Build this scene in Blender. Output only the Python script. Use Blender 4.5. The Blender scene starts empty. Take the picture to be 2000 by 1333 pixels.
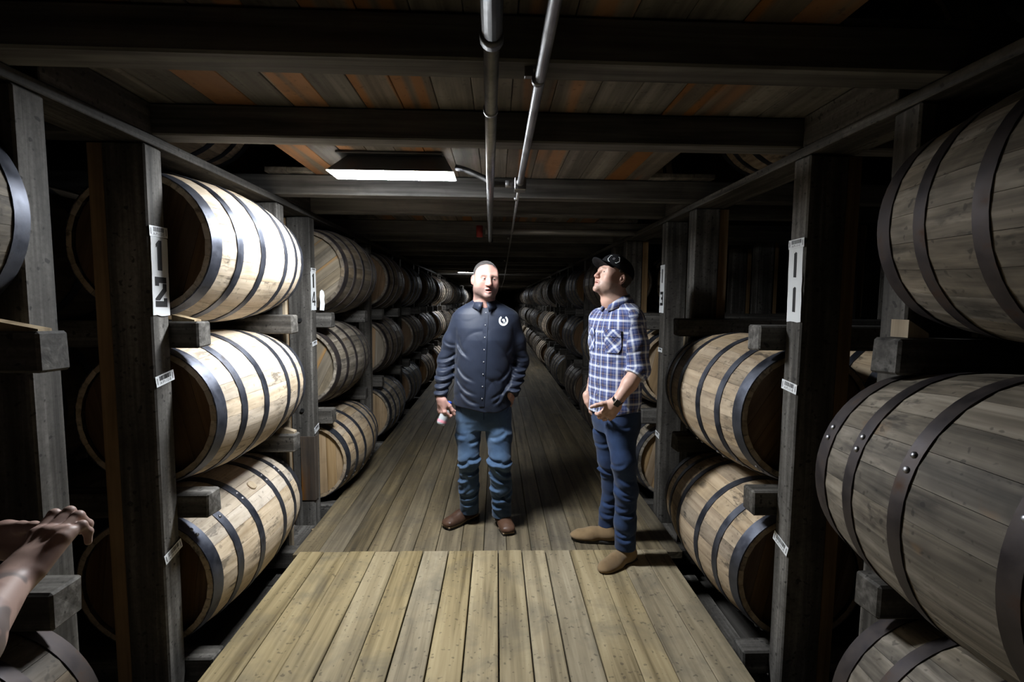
import bpy, bmesh, math, random
import numpy as np
from mathutils import Vector, Matrix, Euler
from mathutils.bvhtree import BVHTree
random.seed(7)
S = bpy.context.scene
COL = S.collection
# ------------------------------------------------------------------ camera
FPX, CX, CY, CAMH = 950.0, 1000.0, 666.5, 1.5
def cam_axes(vp=(970.0, 590.0), roll=0.006):
    d = Vector(((vp[0]-CX)/FPX, (CY-vp[1])/FPX, -1.0)).normalized()
    up = Vector((math.sin(roll), math.cos(roll), 0)); up = (up - d*up.dot(d)).normalized()
    return d.cross(up), d, up
_x, _y, _z = cam_axes()
cam_d = bpy.data.cameras.new('camera'); cam = bpy.data.objects.new('camera', cam_d); COL.objects.link(cam)
cam.matrix_world = Matrix(((_x[0], _x[1], _x[2], 0), (_y[0], _y[1], _y[2], 0), (_z[0], _z[1], _z[2], CAMH), (0, 0, 0, 1)))
cam_d.sensor_width = 36; cam_d.lens = 36*FPX/2000; cam_d.clip_start = 0.02; cam_d.clip_end = 200
S.camera = cam
# ------------------------------------------------------------------ world and exposure
wd = bpy.data.worlds.new('dim_interior'); S.world = wd; wd.use_nodes = True
wd.node_tree.nodes['Background'].inputs[0].default_value = (0.55, 0.7, 1.0, 1)
wd.node_tree.nodes['Background'].inputs[1].default_value = 0.002
S.view_settings.view_transform = 'Standard'; S.view_settings.look = 'None'
S.view_settings.gamma = 1; S.view_settings.use_curve_mapping = False
S.view_settings.exposure = 0.0
S.cycles.max_bounces = 4; S.cycles.diffuse_bounces = 2; S.cycles.glossy_bounces = 2; S.cycles.transmission_bounces = 4
S.cycles.caustics_reflective = False; S.cycles.caustics_refractive = False
LAMP_COLOR = (0.92, 0.96, 1.0)
LAMP_STRENGTH = 240.0

# ------------------------------------------------------------------ helpers
def ray(px, py):
    v = Vector(((px-CX)/FPX, (CY-py)/FPX, -1.0))
    return Vector((_x.dot(v), _y.dot(v), _z.dot(v)))
def un(px, py, ax, val):
    """where the line of sight of a photo measurement meets the plane axis = val (used to measure positions)"""
    r = ray(px, py); c = Vector((0, 0, CAMH)); t = (val - c[ax])/r[ax]
    return c + r*t
def tag(o, label=None, cat=None, group=None, kind=None):
    if label: o['label'] = label
    if cat: o['category'] = cat
    if group: o['group'] = group
    if kind: o['kind'] = kind
    return o
def link(name, data, parent=None, loc=(0, 0, 0), rot=(0, 0, 0), mat=None):
    o = bpy.data.objects.new(name, data); COL.objects.link(o)
    o.location = loc; o.rotation_euler = rot
    if parent is not None: o.parent = parent
    if mat is not None and data is not None:
        if not data.materials: data.materials.append(mat)
        elif data.materials[0] is not mat:
            o.material_slots[0].link = 'OBJECT'; o.material_slots[0].material = mat
    return o
def empty(name, loc=(0, 0, 0), rot=(0, 0, 0)):
    o = bpy.data.objects.new(name, None); COL.objects.link(o); o.location = loc; o.rotation_euler = rot
    o.empty_display_size = 0.1
    return o
def me(name, verts, faces, smooth=False):
    m = bpy.data.meshes.new(name); m.from_pydata([tuple(v) for v in verts], [], faces); m.update()
    if smooth: m.polygons.foreach_set('use_smooth', [True]*len(m.polygons))
    return m
def bm_mesh(name, bm, smooth=False):
    m = bpy.data.meshes.new(name); bm.to_mesh(m); bm.free()
    if smooth: m.polygons.foreach_set('use_smooth', [True]*len(m.polygons))
    return m
def box_mesh(name, sx, sy, sz, bevel=0.004, jit=0.0):
    bm = bmesh.new(); bmesh.ops.create_cube(bm, size=1)
    for v in bm.verts: v.co = Vector((v.co.x*sx, v.co.y*sy, v.co.z*sz))
    if jit:
        for v in bm.verts: v.co += Vector([random.uniform(-jit, jit) for _ in range(3)])
    if bevel: bmesh.ops.bevel(bm, geom=bm.edges[:], offset=bevel, segments=1, affect='EDGES')
    return bm_mesh(name, bm)
def box(name, x0, x1, y0, y1, z0, z1, mat, parent=None, bevel=0.004, jit=0.0, rot=(0, 0, 0)):
    c = Vector(((x0+x1)/2, (y0+y1)/2, (z0+z1)/2))
    m = box_mesh(name, abs(x1-x0), abs(y1-y0), abs(z1-z0), bevel, jit)
    if parent is not None: c = c - parent.location
    return link(name, m, parent, c, rot, mat)
def tube(path, r, n=12, cap=True):
    """verts, faces of a tube along a list of points; r number or list"""
    P = [Vector(p) for p in path]; V = []; F = []
    rs = r if isinstance(r, (list, tuple)) else [r]*len(P)
    ref = None
    for i, p in enumerate(P):
        d = (P[min(i+1, len(P)-1)] - P[max(i-1, 0)]).normalized()
        if ref is None:
            ref = Vector((0, 0, 1)) if abs(d.z) < 0.9 else Vector((1, 0, 0))
        a = d.cross(ref).normalized(); b = a.cross(d).normalized(); ref = b
        for k in range(n):
            t = 2*math.pi*k/n; V.append(p + (a*math.cos(t) + b*math.sin(t))*rs[i])
    for i in range(len(P)-1):
        for k in range(n):
            F.append((i*n+k, i*n+(k+1) % n, (i+1)*n+(k+1) % n, (i+1)*n+k))
    if cap:
        F.append(tuple(range(n))[::-1]); F.append(tuple((len(P)-1)*n+k for k in range(n)))
    return V, F
def pipe(name, path, r, mat, parent=None, n=14):
    V, F = tube(path, r, n); m = me(name, V, F, True); return link(name, m, parent, mat=mat)

# ------------------------------------------------------------------ materials
class NT:
    def __init__(s, name):
        s.m = bpy.data.materials.new(name); s.m.use_nodes = True; s.t = s.m.node_tree
        s.b = s.t.nodes['Principled BSDF']
    def n(s, typ, **kw):
        nd = s.t.nodes.new(typ)
        for k, v in kw.items():
            if k.startswith('i_'):
                key = k[2:]; key = int(key) if key.isdigit() else key.replace('_', ' ')
                if hasattr(v, 'is_linked') or isinstance(v, bpy.types.NodeSocket): s.t.links.new(v, nd.inputs[key])
                else: nd.inputs[key].default_value = v
            else: setattr(nd, k, v)
        return nd
    def l(s, a, b): s.t.links.new(a, b)
    def math(s, op, a, b=0.0, clamp=False):
        nd = s.n('ShaderNodeMath', operation=op, use_clamp=clamp)
        for i, v in enumerate((a, b)):
            if isinstance(v, bpy.types.NodeSocket): s.l(v, nd.inputs[i])
            else: nd.inputs[i].default_value = v
        return nd.outputs[0]
    def ramp(s, fac, stops, interp='LINEAR'):
        r = s.n('ShaderNodeValToRGB'); s.l(fac, r.inputs[0]); cr = r.color_ramp; cr.interpolation = interp
        while len(cr.elements) < len(stops): cr.elements.new(0.5)
        for e, (p, c) in zip(cr.elements, stops):
            e.position = p; e.color = (c, c, c, 1) if isinstance(c, (int, float)) else (*c, 1)
        return r.outputs[0]
    def mix(s, fac, a, b, blend='MIX'):
        nd = s.n('ShaderNodeMix', data_type='RGBA', blend_type=blend)
        for i, v in ((0, fac), (6, a), (7, b)):
            if isinstance(v, bpy.types.NodeSocket): s.l(v, nd.inputs[i])
            elif i == 0: nd.inputs[0].default_value = v
            else: nd.inputs[i].default_value = (*v, 1)
        return nd.outputs[2]
    def coords(s, scale, rnd=True):
        tc = s.n('ShaderNodeTexCoord').outputs['Object']
        if rnd:
            r = s.n('ShaderNodeObjectInfo').outputs['Random']
            va = s.n('ShaderNodeVectorMath', operation='ADD'); s.l(tc, va.inputs[0])
            cb = s.n('ShaderNodeCombineXYZ'); q = s.math('MULTIPLY', r, 37.0)
            for i in range(3): s.l(q, cb.inputs[i])
            s.l(cb.outputs[0], va.inputs[1]); tc = va.outputs[0]
        mp = s.n('ShaderNodeMapping'); s.l(tc, mp.inputs[0]); mp.inputs['Scale'].default_value = scale
        return mp.outputs[0]
    def noise(s, vec, scale, detail=4, rough=0.55, dist=0.0):
        nd = s.n('ShaderNodeTexNoise'); s.l(vec, nd.inputs['Vector'])
        nd.inputs['Scale'].default_value = scale; nd.inputs['Detail'].default_value = detail
        nd.inputs['Roughness'].default_value = rough; nd.inputs['Distortion'].default_value = dist
        return nd.outputs[0]
    def bump(s, h, strength=0.3, dist=0.004):
        b = s.n('ShaderNodeBump'); b.inputs['Strength'].default_value = strength; b.inputs['Distance'].default_value = dist
        s.l(h, b.inputs['Height']); s.l(b.outputs[0], s.b.inputs['Normal'])
    def set(s, **kw):
        for k, v in kw.items():
            key = {'base': 'Base Color', 'rough': 'Roughness', 'metal': 'Metallic', 'spec': 'Specular IOR Level', 'trans': 'Transmission Weight', 'sheen': 'Sheen Weight', 'sss': 'Subsurface Weight', 'ior': 'IOR', 'alpha': 'Alpha'}[k]
            if isinstance(v, bpy.types.NodeSocket): s.l(v, s.b.inputs[key])
            else: s.b.inputs[key].default_value = (*v, 1) if isinstance(v, tuple) else v
        return s.m
def hexc(h):
    c = [int(h[i:i+2], 16)/255 for i in (0, 2, 4)]
    return tuple(x/12.92 if x <= 0.04045 else ((x+0.055)/1.055)**2.4 for x in c)
def plain(name, c, rough=0.6, metal=0.0, **k): return NT(name).set(base=c, rough=rough, metal=metal, **k)
def wood(name, dark, mid, light, axis=1, stain=0.5, stain_c=(0.02, 0.02, 0.018), grain=1.0, var=0.35, rough=0.75, patch=None, patch_lo=0.52, bumpk=0.35, speck=0.0, smudge=0.0, rust=0.0, fine=0.0):
    """weathered timber: grain runs along a local axis; tone varies from piece to piece"""
    t = NT(name)
    sc = [26*grain]*3; sc[axis] = 1.1*grain
    v = t.coords(tuple(sc)); g = t.noise(v, 1.0, 3, 0.62, 0.35)
    sc2 = [7.0]*3; sc2[axis] = 0.8
    v2 = t.coords(tuple(sc2)); g2 = t.noise(v2, 1.0, 2, 0.5, 0.6)
    mixg = t.math('ADD', t.math('MULTIPLY', g, 0.62), t.math('MULTIPLY', g2, 0.38))
    col = t.ramp(mixg, [(0.34, dark), (0.5, mid), (0.66, light)])
    if patch:
        sc3 = [9.0]*3; sc3[axis] = 0.55
        p = t.noise(t.coords(tuple(sc3)), 1.0, 1, 0.5, 0.3)
        col = t.mix(t.ramp(p, [(patch_lo, 0.0), (patch_lo+0.07, 0.85)]), col, patch)
    if stain:
        v4 = t.coords((3.2, 3.2, 3.2)); s4 = t.noise(v4, 1.0, 4, 0.68, 0.4)
        f = t.ramp(s4, [(0.48, 0.0), (0.72, stain)])
        col = t.mix(f, col, stain_c)
    if smudge:
        sc6 = [30.0]*3; sc6[axis] = 9.0
        s6 = t.noise(t.coords(tuple(sc6)), 1.0, 3, 0.7); s7 = t.noise(t.coords((5.0, 5.0, 5.0)), 1.0, 1, 0.5)
        f6 = t.math('MULTIPLY', t.ramp(s6, [(0.5, 0.0), (0.62, 1.0)]), t.ramp(s7, [(0.5, 0.0), (0.62, smudge)]))
        col = t.mix(f6, col, (0.035, 0.03, 0.025))
    if rust:
        s8 = t.noise(t.coords((4.5, 3.0, 4.5)), 1.0, 4, 0.65)
        col = t.mix(t.ramp(s8, [(0.64, 0.0), (0.74, rust)]), col, (0.23, 0.125, 0.045))
    if fine:
        s9 = t.noise(t.coords((70, 70, 70)), 1.0, 3, 0.7)
        col = t.mix(t.ramp(s9, [(0.42, 0.0), (0.62, fine)]), col, stain_c)
    if speck:
        v5 = t.coords((45, 45, 45)); s5 = t.noise(v5, 1.0, 1, 0.5)
        col = t.mix(t.ramp(s5, [(0.66, 0.0), (0.72, speck)]), col, (0.012, 0.011, 0.01))
    rnd = t.n('ShaderNodeObjectInfo').outputs['Random']
    hs = t.n('ShaderNodeHueSaturation'); t.l(col, hs.inputs['Color'])
    t.l(t.math('ADD', t.math('MULTIPLY', rnd, 2*var), 1.0-var), hs.inputs['Value'])
    r2 = t.math('FRACT', t.math('MULTIPLY', rnd, 13.7))
    t.l(t.math('ADD', t.math('MULTIPLY', r2, 0.3), 0.85), hs.inputs['Saturation'])
    t.bump(g, bumpk, 0.006)
    return t.set(base=hs.outputs[0], rough=rough, spec=0.3)
G1, G2, G3 = (0.026, 0.024, 0.021), (0.08, 0.074, 0.066), (0.2, 0.188, 0.17)
M = {}
for ax, nm in enumerate('xyz'):
    M['timber_'+nm] = wood('weathered_timber_'+nm, G1, G2, G3, ax, 0.6, speck=0.75, var=0.2, fine=0.3, stain_c=(0.018, 0.016, 0.013))
M['beam'] = wood('grey_ceiling_beam', (0.05, 0.048, 0.045), (0.125, 0.12, 0.113), (0.225, 0.217, 0.202), 0, 0.4, var=0.12)
M['ceil'] = wood('ceiling_plank', (0.085, 0.078, 0.068), (0.17, 0.157, 0.138), (0.27, 0.25, 0.22), 1, 0.35, var=0.3, speck=0.3)
M['ceil_orange'] = wood('orange_ceiling_plank', (0.1, 0.085, 0.068), (0.18, 0.15, 0.12), (0.27, 0.235, 0.19), 1, 0.3, var=0.25, patch=(0.36, 0.165, 0.06), patch_lo=0.46, speck=0.3)
M['deck'] = wood('tan_deck_board', (0.105, 0.08, 0.042), (0.245, 0.196, 0.114), (0.35, 0.288, 0.178), 1, 0.6, (0.085, 0.077, 0.06), var=0.12, speck=0.45, rough=0.7)
M['floor'] = wood('worn_floor_board', (0.048, 0.038, 0.023), (0.118, 0.094, 0.058), (0.195, 0.158, 0.1), 1, 0.5, (0.05, 0.048, 0.042), var=0.16, speck=0.4, rough=0.62)
M['brown'] = wood('brown_side_board', (0.13, 0.078, 0.033), (0.24, 0.148, 0.065), (0.33, 0.215, 0.105), 2, 0.25, var=0.12)
M['lath'] = wood('pale_lath', (0.2, 0.15, 0.09), (0.36, 0.28, 0.18), (0.45, 0.37, 0.25), 2, 0.25, var=0.1)
M['oak_pale'] = wood('pale_oak', (0.36, 0.28, 0.19), (0.57, 0.47, 0.35), (0.68, 0.58, 0.46), 1, 0.5, (0.2, 0.165, 0.12), grain=1.2, var=0.16, speck=0.3, rough=0.65, bumpk=0.18, smudge=0.65)
M['oak_tan'] = wood('tan_oak', (0.22, 0.16, 0.105), (0.38, 0.295, 0.2), (0.47, 0.375, 0.265), 1, 0.55, (0.12, 0.1, 0.075), grain=1.2, var=0.22, speck=0.35, rough=0.65, bumpk=0.18, smudge=0.8)
M['oak_grey'] = wood('grey_aged_oak', (0.065, 0.055, 0.042), (0.2, 0.17, 0.13), (0.36, 0.315, 0.25), 1, 0.8, (0.05, 0.045, 0.038), grain=1.2, var=0.16, speck=0.5, rough=0.7, bumpk=0.3, smudge=0.6, rust=0.6)
M['oak_dark'] = wood('dark_aged_oak', (0.06, 0.046, 0.032), (0.13, 0.102, 0.072), (0.2, 0.165, 0.12), 1, 0.6, (0.03, 0.026, 0.02), grain=1.2, var=0.2, speck=0.4, rough=0.5, bumpk=0.3)
M['head_brown'] = wood('brown_barrel_head', (0.07, 0.036, 0.017), (0.135, 0.078, 0.038), (0.19, 0.118, 0.063), 1, 0.45, (0.08, 0.055, 0.03), var=0.15)
M['head_grey'] = wood('weathered_barrel_head', (0.09, 0.072, 0.05), (0.19, 0.155, 0.108), (0.3, 0.25, 0.18), 1, 0.6, (0.05, 0.045, 0.035), var=0.15, patch=(0.26, 0.15, 0.06), patch_lo=0.56)
M['head_tan'] = wood('tan_barrel_head', (0.2, 0.13, 0.065), (0.36, 0.25, 0.14), (0.45, 0.33, 0.2), 1, 0.4, (0.14, 0.1, 0.06), var=0.15)
def iron(name, c1, c2, rust, rough=0.42, metal=0.85):
    t = NT(name); v = t.coords((9, 9, 9)); n1 = t.noise(v, 1, 5, 0.65); n2 = t.noise(t.coords((60, 60, 60)), 1, 3)
    col = t.ramp(n1, [(0.35, c1), (0.6, c2)]); col = t.mix(t.ramp(n1, [(0.56, 0.0), (0.7, 0.8)]), col, rust)
    t.bump(n2, 0.12, 0.002)
    return t.set(base=col, rough=t.ramp(n1, [(0.3, rough-0.1), (0.7, rough+0.25)]), metal=metal)
M['hoop'] = iron('blued_steel_hoop', (0.055, 0.06, 0.078), (0.1, 0.107, 0.13), (0.05, 0.042, 0.04))
M['hoop_rust'] = iron('rusty_iron_hoop', (0.04, 0.035, 0.038), (0.075, 0.062, 0.058), (0.085, 0.045, 0.026), 0.5, 0.7)
M['galv'] = iron('galvanised_steel', (0.2, 0.2, 0.205), (0.34, 0.34, 0.345), (0.24, 0.24, 0.24), 0.36, 0.9)
M['steel_dark'] = iron('dark_steel_pipe', (0.05, 0.05, 0.05), (0.1, 0.1, 0.1), (0.08, 0.075, 0.07), 0.42, 0.9)
M['pipe_grey'] = NT('lightened_steel_pipe').set(base=(0.3, 0.3, 0.3), rough=0.35, metal=0.35)  # steel lightened all over to stand in for the lamp's highlight
M['red'] = plain('red_paint', (0.28, 0.02, 0.015), 0.5)
M['rivet'] = iron('rivet_steel', (0.22, 0.22, 0.24), (0.4, 0.4, 0.42), (0.25, 0.2, 0.18), 0.35, 0.9)
M['dirt'] = wood('dusty_ground', (0.022, 0.02, 0.018), (0.045, 0.042, 0.038), (0.075, 0.07, 0.064), 1, 0.5, var=0.05, bumpk=0.6)
M['wall'] = wood('dark_wall_board', (0.012, 0.011, 0.01), (0.03, 0.028, 0.026), (0.05, 0.047, 0.044), 2, 0.4, var=0.2)
M['white'] = NT('white_sign_paint').set(base=(0.72, 0.74, 0.75), rough=0.55)
M['paper'] = NT('white_label_paper').set(base=(0.78, 0.8, 0.82), rough=0.5)
M['black'] = plain('black_stencil_ink', (0.008, 0.008, 0.009), 0.6)
M['bung'] = wood('bung_wood', (0.28, 0.2, 0.12), (0.42, 0.32, 0.2), (0.5, 0.4, 0.27), 0, 0.4)

# ------------------------------------------------------------------ layout of the place
XL, XR = -1.30, 1.20            # aisle faces of the rack posts
Y0, BAY, BOFF, PT = 0.305, 1.575, 1.085, 0.10   # first post, bay length, second post of a bay, post thickness
NB = 18
TIER_TOP = [-0.02, 0.70, 1.41]  # top of the rails of the three tiers
RAILH = 0.105
ZC = 2.235                      # underside of the ceiling planks
def A(m): return Y0 + BAY*m
def B(m): return Y0 + BAY*m + BOFF

# ------------------------------------------------------------------ floor
floor = tag(empty('floor'), 'worn brown plank floor of the warehouse aisle', kind='structure')
x = -1.20
fi = 0
while x < 1.12:
    w = random.choice((0.125, 0.135, 0.14, 0.15)); w = min(w, 1.14-x)
    ys = [2.805, 2.805+random.uniform(2.2, 5.5)]
    while ys[-1] < 29: ys.append(ys[-1]+random.uniform(4.2, 5.2))
    for a, b in zip(ys[:-1], ys[1:]):
        box('plank', x+0.0015, x+w-0.0015, a+0.001, b-0.001, -0.045+random.uniform(-.002, .002), 0.0+random.uniform(-.0025, .001), M['floor'], floor, 0.003)
    x += w
deck = tag(empty('floor_deck'), 'raised deck of tan boards at the front of the aisle', kind='structure')
xs = [-1.155]
nbrd = 15
for i in range(nbrd): xs.append(xs[-1] + 2.185/nbrd*random.uniform(0.96, 1.04))
k = (1.03+1.155)/(xs[-1]+1.155)
xs = [-1.155+(v+1.155)*k for v in xs]
for i in range(nbrd):
    g0 = 0.0065 if 4 <= i <= 10 else 0.0026
    box('plank', xs[i]+g0/2, xs[i+1]-g0/2, -2.6, 2.80, -0.025, 0.018+random.uniform(-.002, .002), M['deck'], deck, 0.003)
joist = M['timber_x']
for y in (-2.4, -1.6, -0.8, 0.0, 0.7, 1.4, 2.1, 2.74):
    box('joist', -1.14, 1.02, y, y+0.06, -0.2, -0.026, joist, deck, 0.003)
ground = box('floor_ground', -6, 6, -1.5, 31, -0.26, -0.205, M['dirt'], None, 0)
tag(ground, 'dark dusty ground under the barrel racks', kind='structure')
for sgn, xf, nm in ((-1, XL, 'left'), (1, XR, 'right')):
    w_ = box('wall_'+nm, sgn*5.0, sgn*5.1, -1.5, 31, -0.26, 5, M['wall'], None, 0)
    tag(w_, 'dark board wall behind the %s racks' % nm, kind='structure')
wb = box('wall_back', -5.1, 5.1, 31, 31.1, -0.26, 5, M['wall'], None, 0); tag(wb, 'dark board wall at the far end of the aisle', kind='structure')

# ------------------------------------------------------------------ ceiling
ceil = tag(empty('ceiling'), 'ceiling of grey and orange planks over the aisle', kind='structure')
x = -1.34
ci = 0
ORANGE = [0, 0, 1, 0, 1, 0, 1, 1, 0, 0, 1, 1, 0, 0, 1, 1, 0, 0, 0, 0, 0]
while x < 1.24:
    w = random.choice((0.125, 0.135, 0.14, 0.15)); w = min(w, 1.30-x)
    if w < 0.05: break
    b0 = random.choice((2, 3)); ys = [-2.6, A(b0)]
    while ys[-1] < 29: ys.append(ys[-1]+BAY*3)
    runs = list(zip(ys[:-1], ys[1:]))
    if x < -1.10 or x+w > 1.02: runs = [(B(m)-0.06, A(m+1)+0.16) for m in range(-1, NB-1)]
    for a, b in runs:
        box('plank', x+0.001, x+w-0.001, a+0.001, b-0.001, ZC+random.uniform(0, .003), ZC+0.03, M['ceil_orange' if ORANGE[ci % 21] else 'ceil'], ceil, 0.0025)
    x += w; ci += 1
upper = box('ceiling_deck', -5.1, 5.1, -1.5, 31, 3.3, 3.35, M['wall'], None, 0); tag(upper, 'dark storey above the racks', kind='structure')
beam_y = []
for m in range(NB):
    beam_y += [(A(m)+0.06, 'post'), (B(m)-0.015, 'post')]
for i, (y, _) in enumerate(beam_y):
    if y < 1.0: hgt = 2.118
    yy = y-0.07 if i == 1 else y
    zb = 2.12
    o = box('ceiling_beam', -3.6, 3.5, yy, yy+0.1, zb, ZC-0.001, M['beam'], None, 0.006, 0.003, (0, 0, 0.007))
    tag(o, 'grey timber ceiling beam crossing the aisle, %s from the camera' % ('first second third fourth fifth sixth seventh eighth ninth tenth'.split()[i] if i < 10 else 'number %d' % (i+1)), kind='structure')
def chunks(a, b, step):
    out = []
    while a < b: out.append((a, min(a+step, b))); a += step
    return out
for sgn, xf, nm in ((-1, XL, 'left'), (1, XR, 'right')):
    for j, (a, b) in enumerate(chunks(-0.6, 29, BAY*4)):
        hx = sorted((xf+sgn*0.0, xf+sgn*0.19))
        o = box('header_plank', hx[0], hx[1], a+.002, b-.002, 2.078, 2.117, M['timber_y'], None, 0.003, 0.002)
        tag(o, 'flat header plank along the top of the %s rack, run %d' % (nm, j+1), kind='structure')
    for m in range(0, NB-1):
        hx = sorted((xf+sgn*0.004, xf+sgn*0.05))
        o = box('header_board', hx[0], hx[1], B(m)+0.09, A(m+1)+0.058, 2.1175, ZC-0.001, M['timber_y'], None, 0.003)
        tag(o, 'upright board above the header of the %s rack, gap %d from the camera' % (nm, m+1), kind='structure')
        
# ------------------------------------------------------------------ barrels
BL, RE, RB, NS = 0.935, 0.286, 0.336, 26
def prof(y): return RB - (RB-RE)*abs(2*y/BL)**1.9
def build_stave(nl=10, na=2):
    V = []; F = []; half = math.pi/NS*0.985; th = 0.024
    ys = [-BL/2 + BL*i/nl for i in range(nl+1)]
    for y in ys:
        r = prof(y)
        for k in range(na+1):
            t = -half + 2*half*k/na; rr = r - (0.0016 if k in (0, na) else 0.0)
            V.append((rr*math.sin(t), y, rr*math.cos(t)))
        for t in (-half, half): V.append(((r-th)*math.sin(t), y, (r-th)*math.cos(t)))
    n = na+3
    for i in range(nl):
        a, b = i*n, (i+1)*n
        for k in range(na): F.append((a+k, b+k, b+k+1, a+k+1))
        F.append((a+na+1, b+na+1, b, a)); F.append((a+na, b+na, b+na+2, a+na+2)); 
    for a, flip in ((0, False), (nl*n, True)):
        f = tuple([a+na+1]+[a+k for k in range(na+1)]+[a+na+2]); F.append(f if not flip else f[::-1])
    return V, F
SV, SF = build_stave()
stave_mesh = me('stave', SV, SF); stave_mesh.polygons.foreach_set('use_smooth', [True]*len(SF))
def sharp(mesh, ang=0.6):
    bm = bmesh.new(); bm.from_mesh(mesh)
    for e in bm.edges:
        if len(e.link_faces) == 2 and e.calc_face_angle(0) > ang: e.smooth = False
    bm.to_mesh(mesh); bm.free()
sharp(stave_mesh)
def ring(y0, y1, dr=0.0028, n=56):
    V = []; F = []
    ys = [y0, y0, (y0+y1)/2, y1, y1]
    for j, y in enumerate(ys):
        r = prof(y) + (dr if 0 < j < 4 else -0.004)
        for k in range(n):
            t = 2*math.pi*k/n; V.append((r*math.sin(t), y, r*math.cos(t)))
    for j in range(4):
        for k in range(n): F.append((j*n+k, (j+1)*n+k, (j+1)*n+(k+1) % n, j*n+(k+1) % n))
    return V, F
HOOPS = [(-0.4675, -0.412), (-0.318, -0.279), (-0.145, -0.105), (0.105, 0.145), (0.279, 0.318), (0.412, 0.4675)]
hoop_meshes = []
for a, b in HOOPS:
    V, F = ring(a, b); h = me('hoop', V, F, True); sharp(h, 0.5); hoop_meshes.append(h)
# rivet
V = []; F = []
for j, (r, z) in enumerate(((0.0085, 0), (0.0075, 0.0035), (0.004, 0.0055))):
    for k in range(8): V.append((r*math.cos(k*math.pi/4), r*math.sin(k*math.pi/4), z))
for j in range(2):
    for k in range(8): F.append((j*8+k, j*8+(k+1) % 8, (j+1)*8+(k+1) % 8, (j+1)*8+k))
F.append(tuple(range(16, 24)))
rivet_mesh = me('rivet', V, F, True)
# head boards, a disc cut into strips
RH = RE-0.022
def strip(x0, x1, R, th=0.018, n=8):
    top = [(x0+(x1-x0)*i/n) for i in range(n+1)]
    pts = [(xx, math.sqrt(max(R*R-xx*xx, 0))) for xx in top] + [(xx, -math.sqrt(max(R*R-xx*xx, 0))) for xx in top[::-1]]
    N = len(pts); V = [(p[0], 0, p[1]) for p in pts] + [(p[0], th, p[1]) for p in pts]
    F = [tuple(range(N))] + [tuple(range(N, 2*N))[::-1]] + [(i, N+i, N+(i+1) % N, (i+1) % N) for i in range(N)]
    # local copy with the grain axis along y: rotate so the strip runs along z
    return V, F
hb_edges = [-RH, -0.185, -0.112, -0.035, 0.05, 0.128, 0.2, RH]
head_meshes = []
for a, b in zip(hb_edges[:-1], hb_edges[1:]):
    V, F = strip(a+0.0007, b-0.0007, RH)
    V = [(v[0], v[2], -v[1]) for v in V]       # board lies in local xy plane, grain along local y, outer face towards +z
    head_meshes.append(me('head_board', V, F))
V, F = [], []
for hm in head_meshes:
    o0 = len(V); V += [tuple(v.co) for v in hm.vertices]; F += [tuple(i+o0 for i in p.vertices) for p in hm.polygons]
head_joined = me('head_boards', V, F)
bung_V, bung_F = [], []
for j, (r, z) in enumerate(((0.026, 0), (0.026, 0.008), (0.022, 0.011))):
    for k in range(16): bung_V.append((r*math.cos(k*math.pi/8), r*math.sin(k*math.pi/8), z))
for j in range(2):
    for k in range(16): bung_F.append((j*16+k, j*16+(k+1) % 16, (j+1)*16+(k+1) % 16, (j+1)*16+k))
bung_F.append(tuple(range(32, 48)))
bung_mesh = me('bung', bung_V, bung_F)
def joined_shell():
    V, F, rid = [], [], []
    for s in range(NS):
        c, sn = math.cos(2*math.pi*s/NS), math.sin(2*math.pi*s/NS); o0 = len(V); q = random.random()
        dr = random.uniform(-0.0008, 0.0008)
        V += [((v[0]*c+v[2]*sn), v[1], (-v[0]*sn+v[2]*c)+0*dr) for v in SV2]; F += [tuple(i+o0 for i in f) for f in SF2]
        rid += [q]*len(SV2)
    m = me('stave_shell', V, F, True); sharp(m)
    at = m.attributes.new('tone', 'FLOAT', 'POINT'); at.data.foreach_set('value', rid)
    return m
SV2, SF2 = build_stave(8, 1)
shells = [joined_shell() for _ in range(3)]
def shell_mat(src, name):
    m = M[src].copy(); m.name = name; t = m.node_tree
    hs = [n for n in t.nodes if n.type == 'HUE_SAT'][0]
    at = t.nodes.new('ShaderNodeAttribute'); at.attribute_name = 'tone'
    mu = t.nodes.new('ShaderNodeMath'); mu.operation = 'MULTIPLY_ADD'; mu.inputs[1].default_value = 0.45; mu.inputs[2].default_value = 0.78
    t.links.new(at.outputs['Fac'], mu.inputs[0]); t.links.new(mu.outputs[0], hs.inputs['Value'])
    M[name] = m
for kx in ('oak_pale', 'oak_tan', 'oak_grey', 'oak_dark'): shell_mat(kx, kx+'_shell')
far_cache = {}
def far_mesh(wm, hm, im):
    key = (wm, hm, im)
    if key in far_cache: return far_cache[key]
    bm = bmesh.new()
    def add(mesh, mi, mat4=Matrix()):
        n0 = len(bm.faces); nv = len(bm.verts)
        bm.from_mesh(mesh); bm.verts.ensure_lookup_table(); bm.faces.ensure_lookup_table()
        for v in bm.verts[nv:]: v.co = mat4 @ v.co
        for f in bm.faces[n0:]: f.material_index = mi
    add(random.choice(shells), 0)
    for h in hoop_meshes: add(h, 1)
    add(head_joined, 2, Matrix.Translation((0, -BL/2+0.022, 0)) @ Matrix.Rotation(math.pi/2, 4, 'X'))
    m = bm_mesh('oak_barrel', bm, True); 
    for q in (M[wm+'_shell'], M[im], M[hm]): m.materials.append(q)
    far_cache[key] = m
    return m
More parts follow.
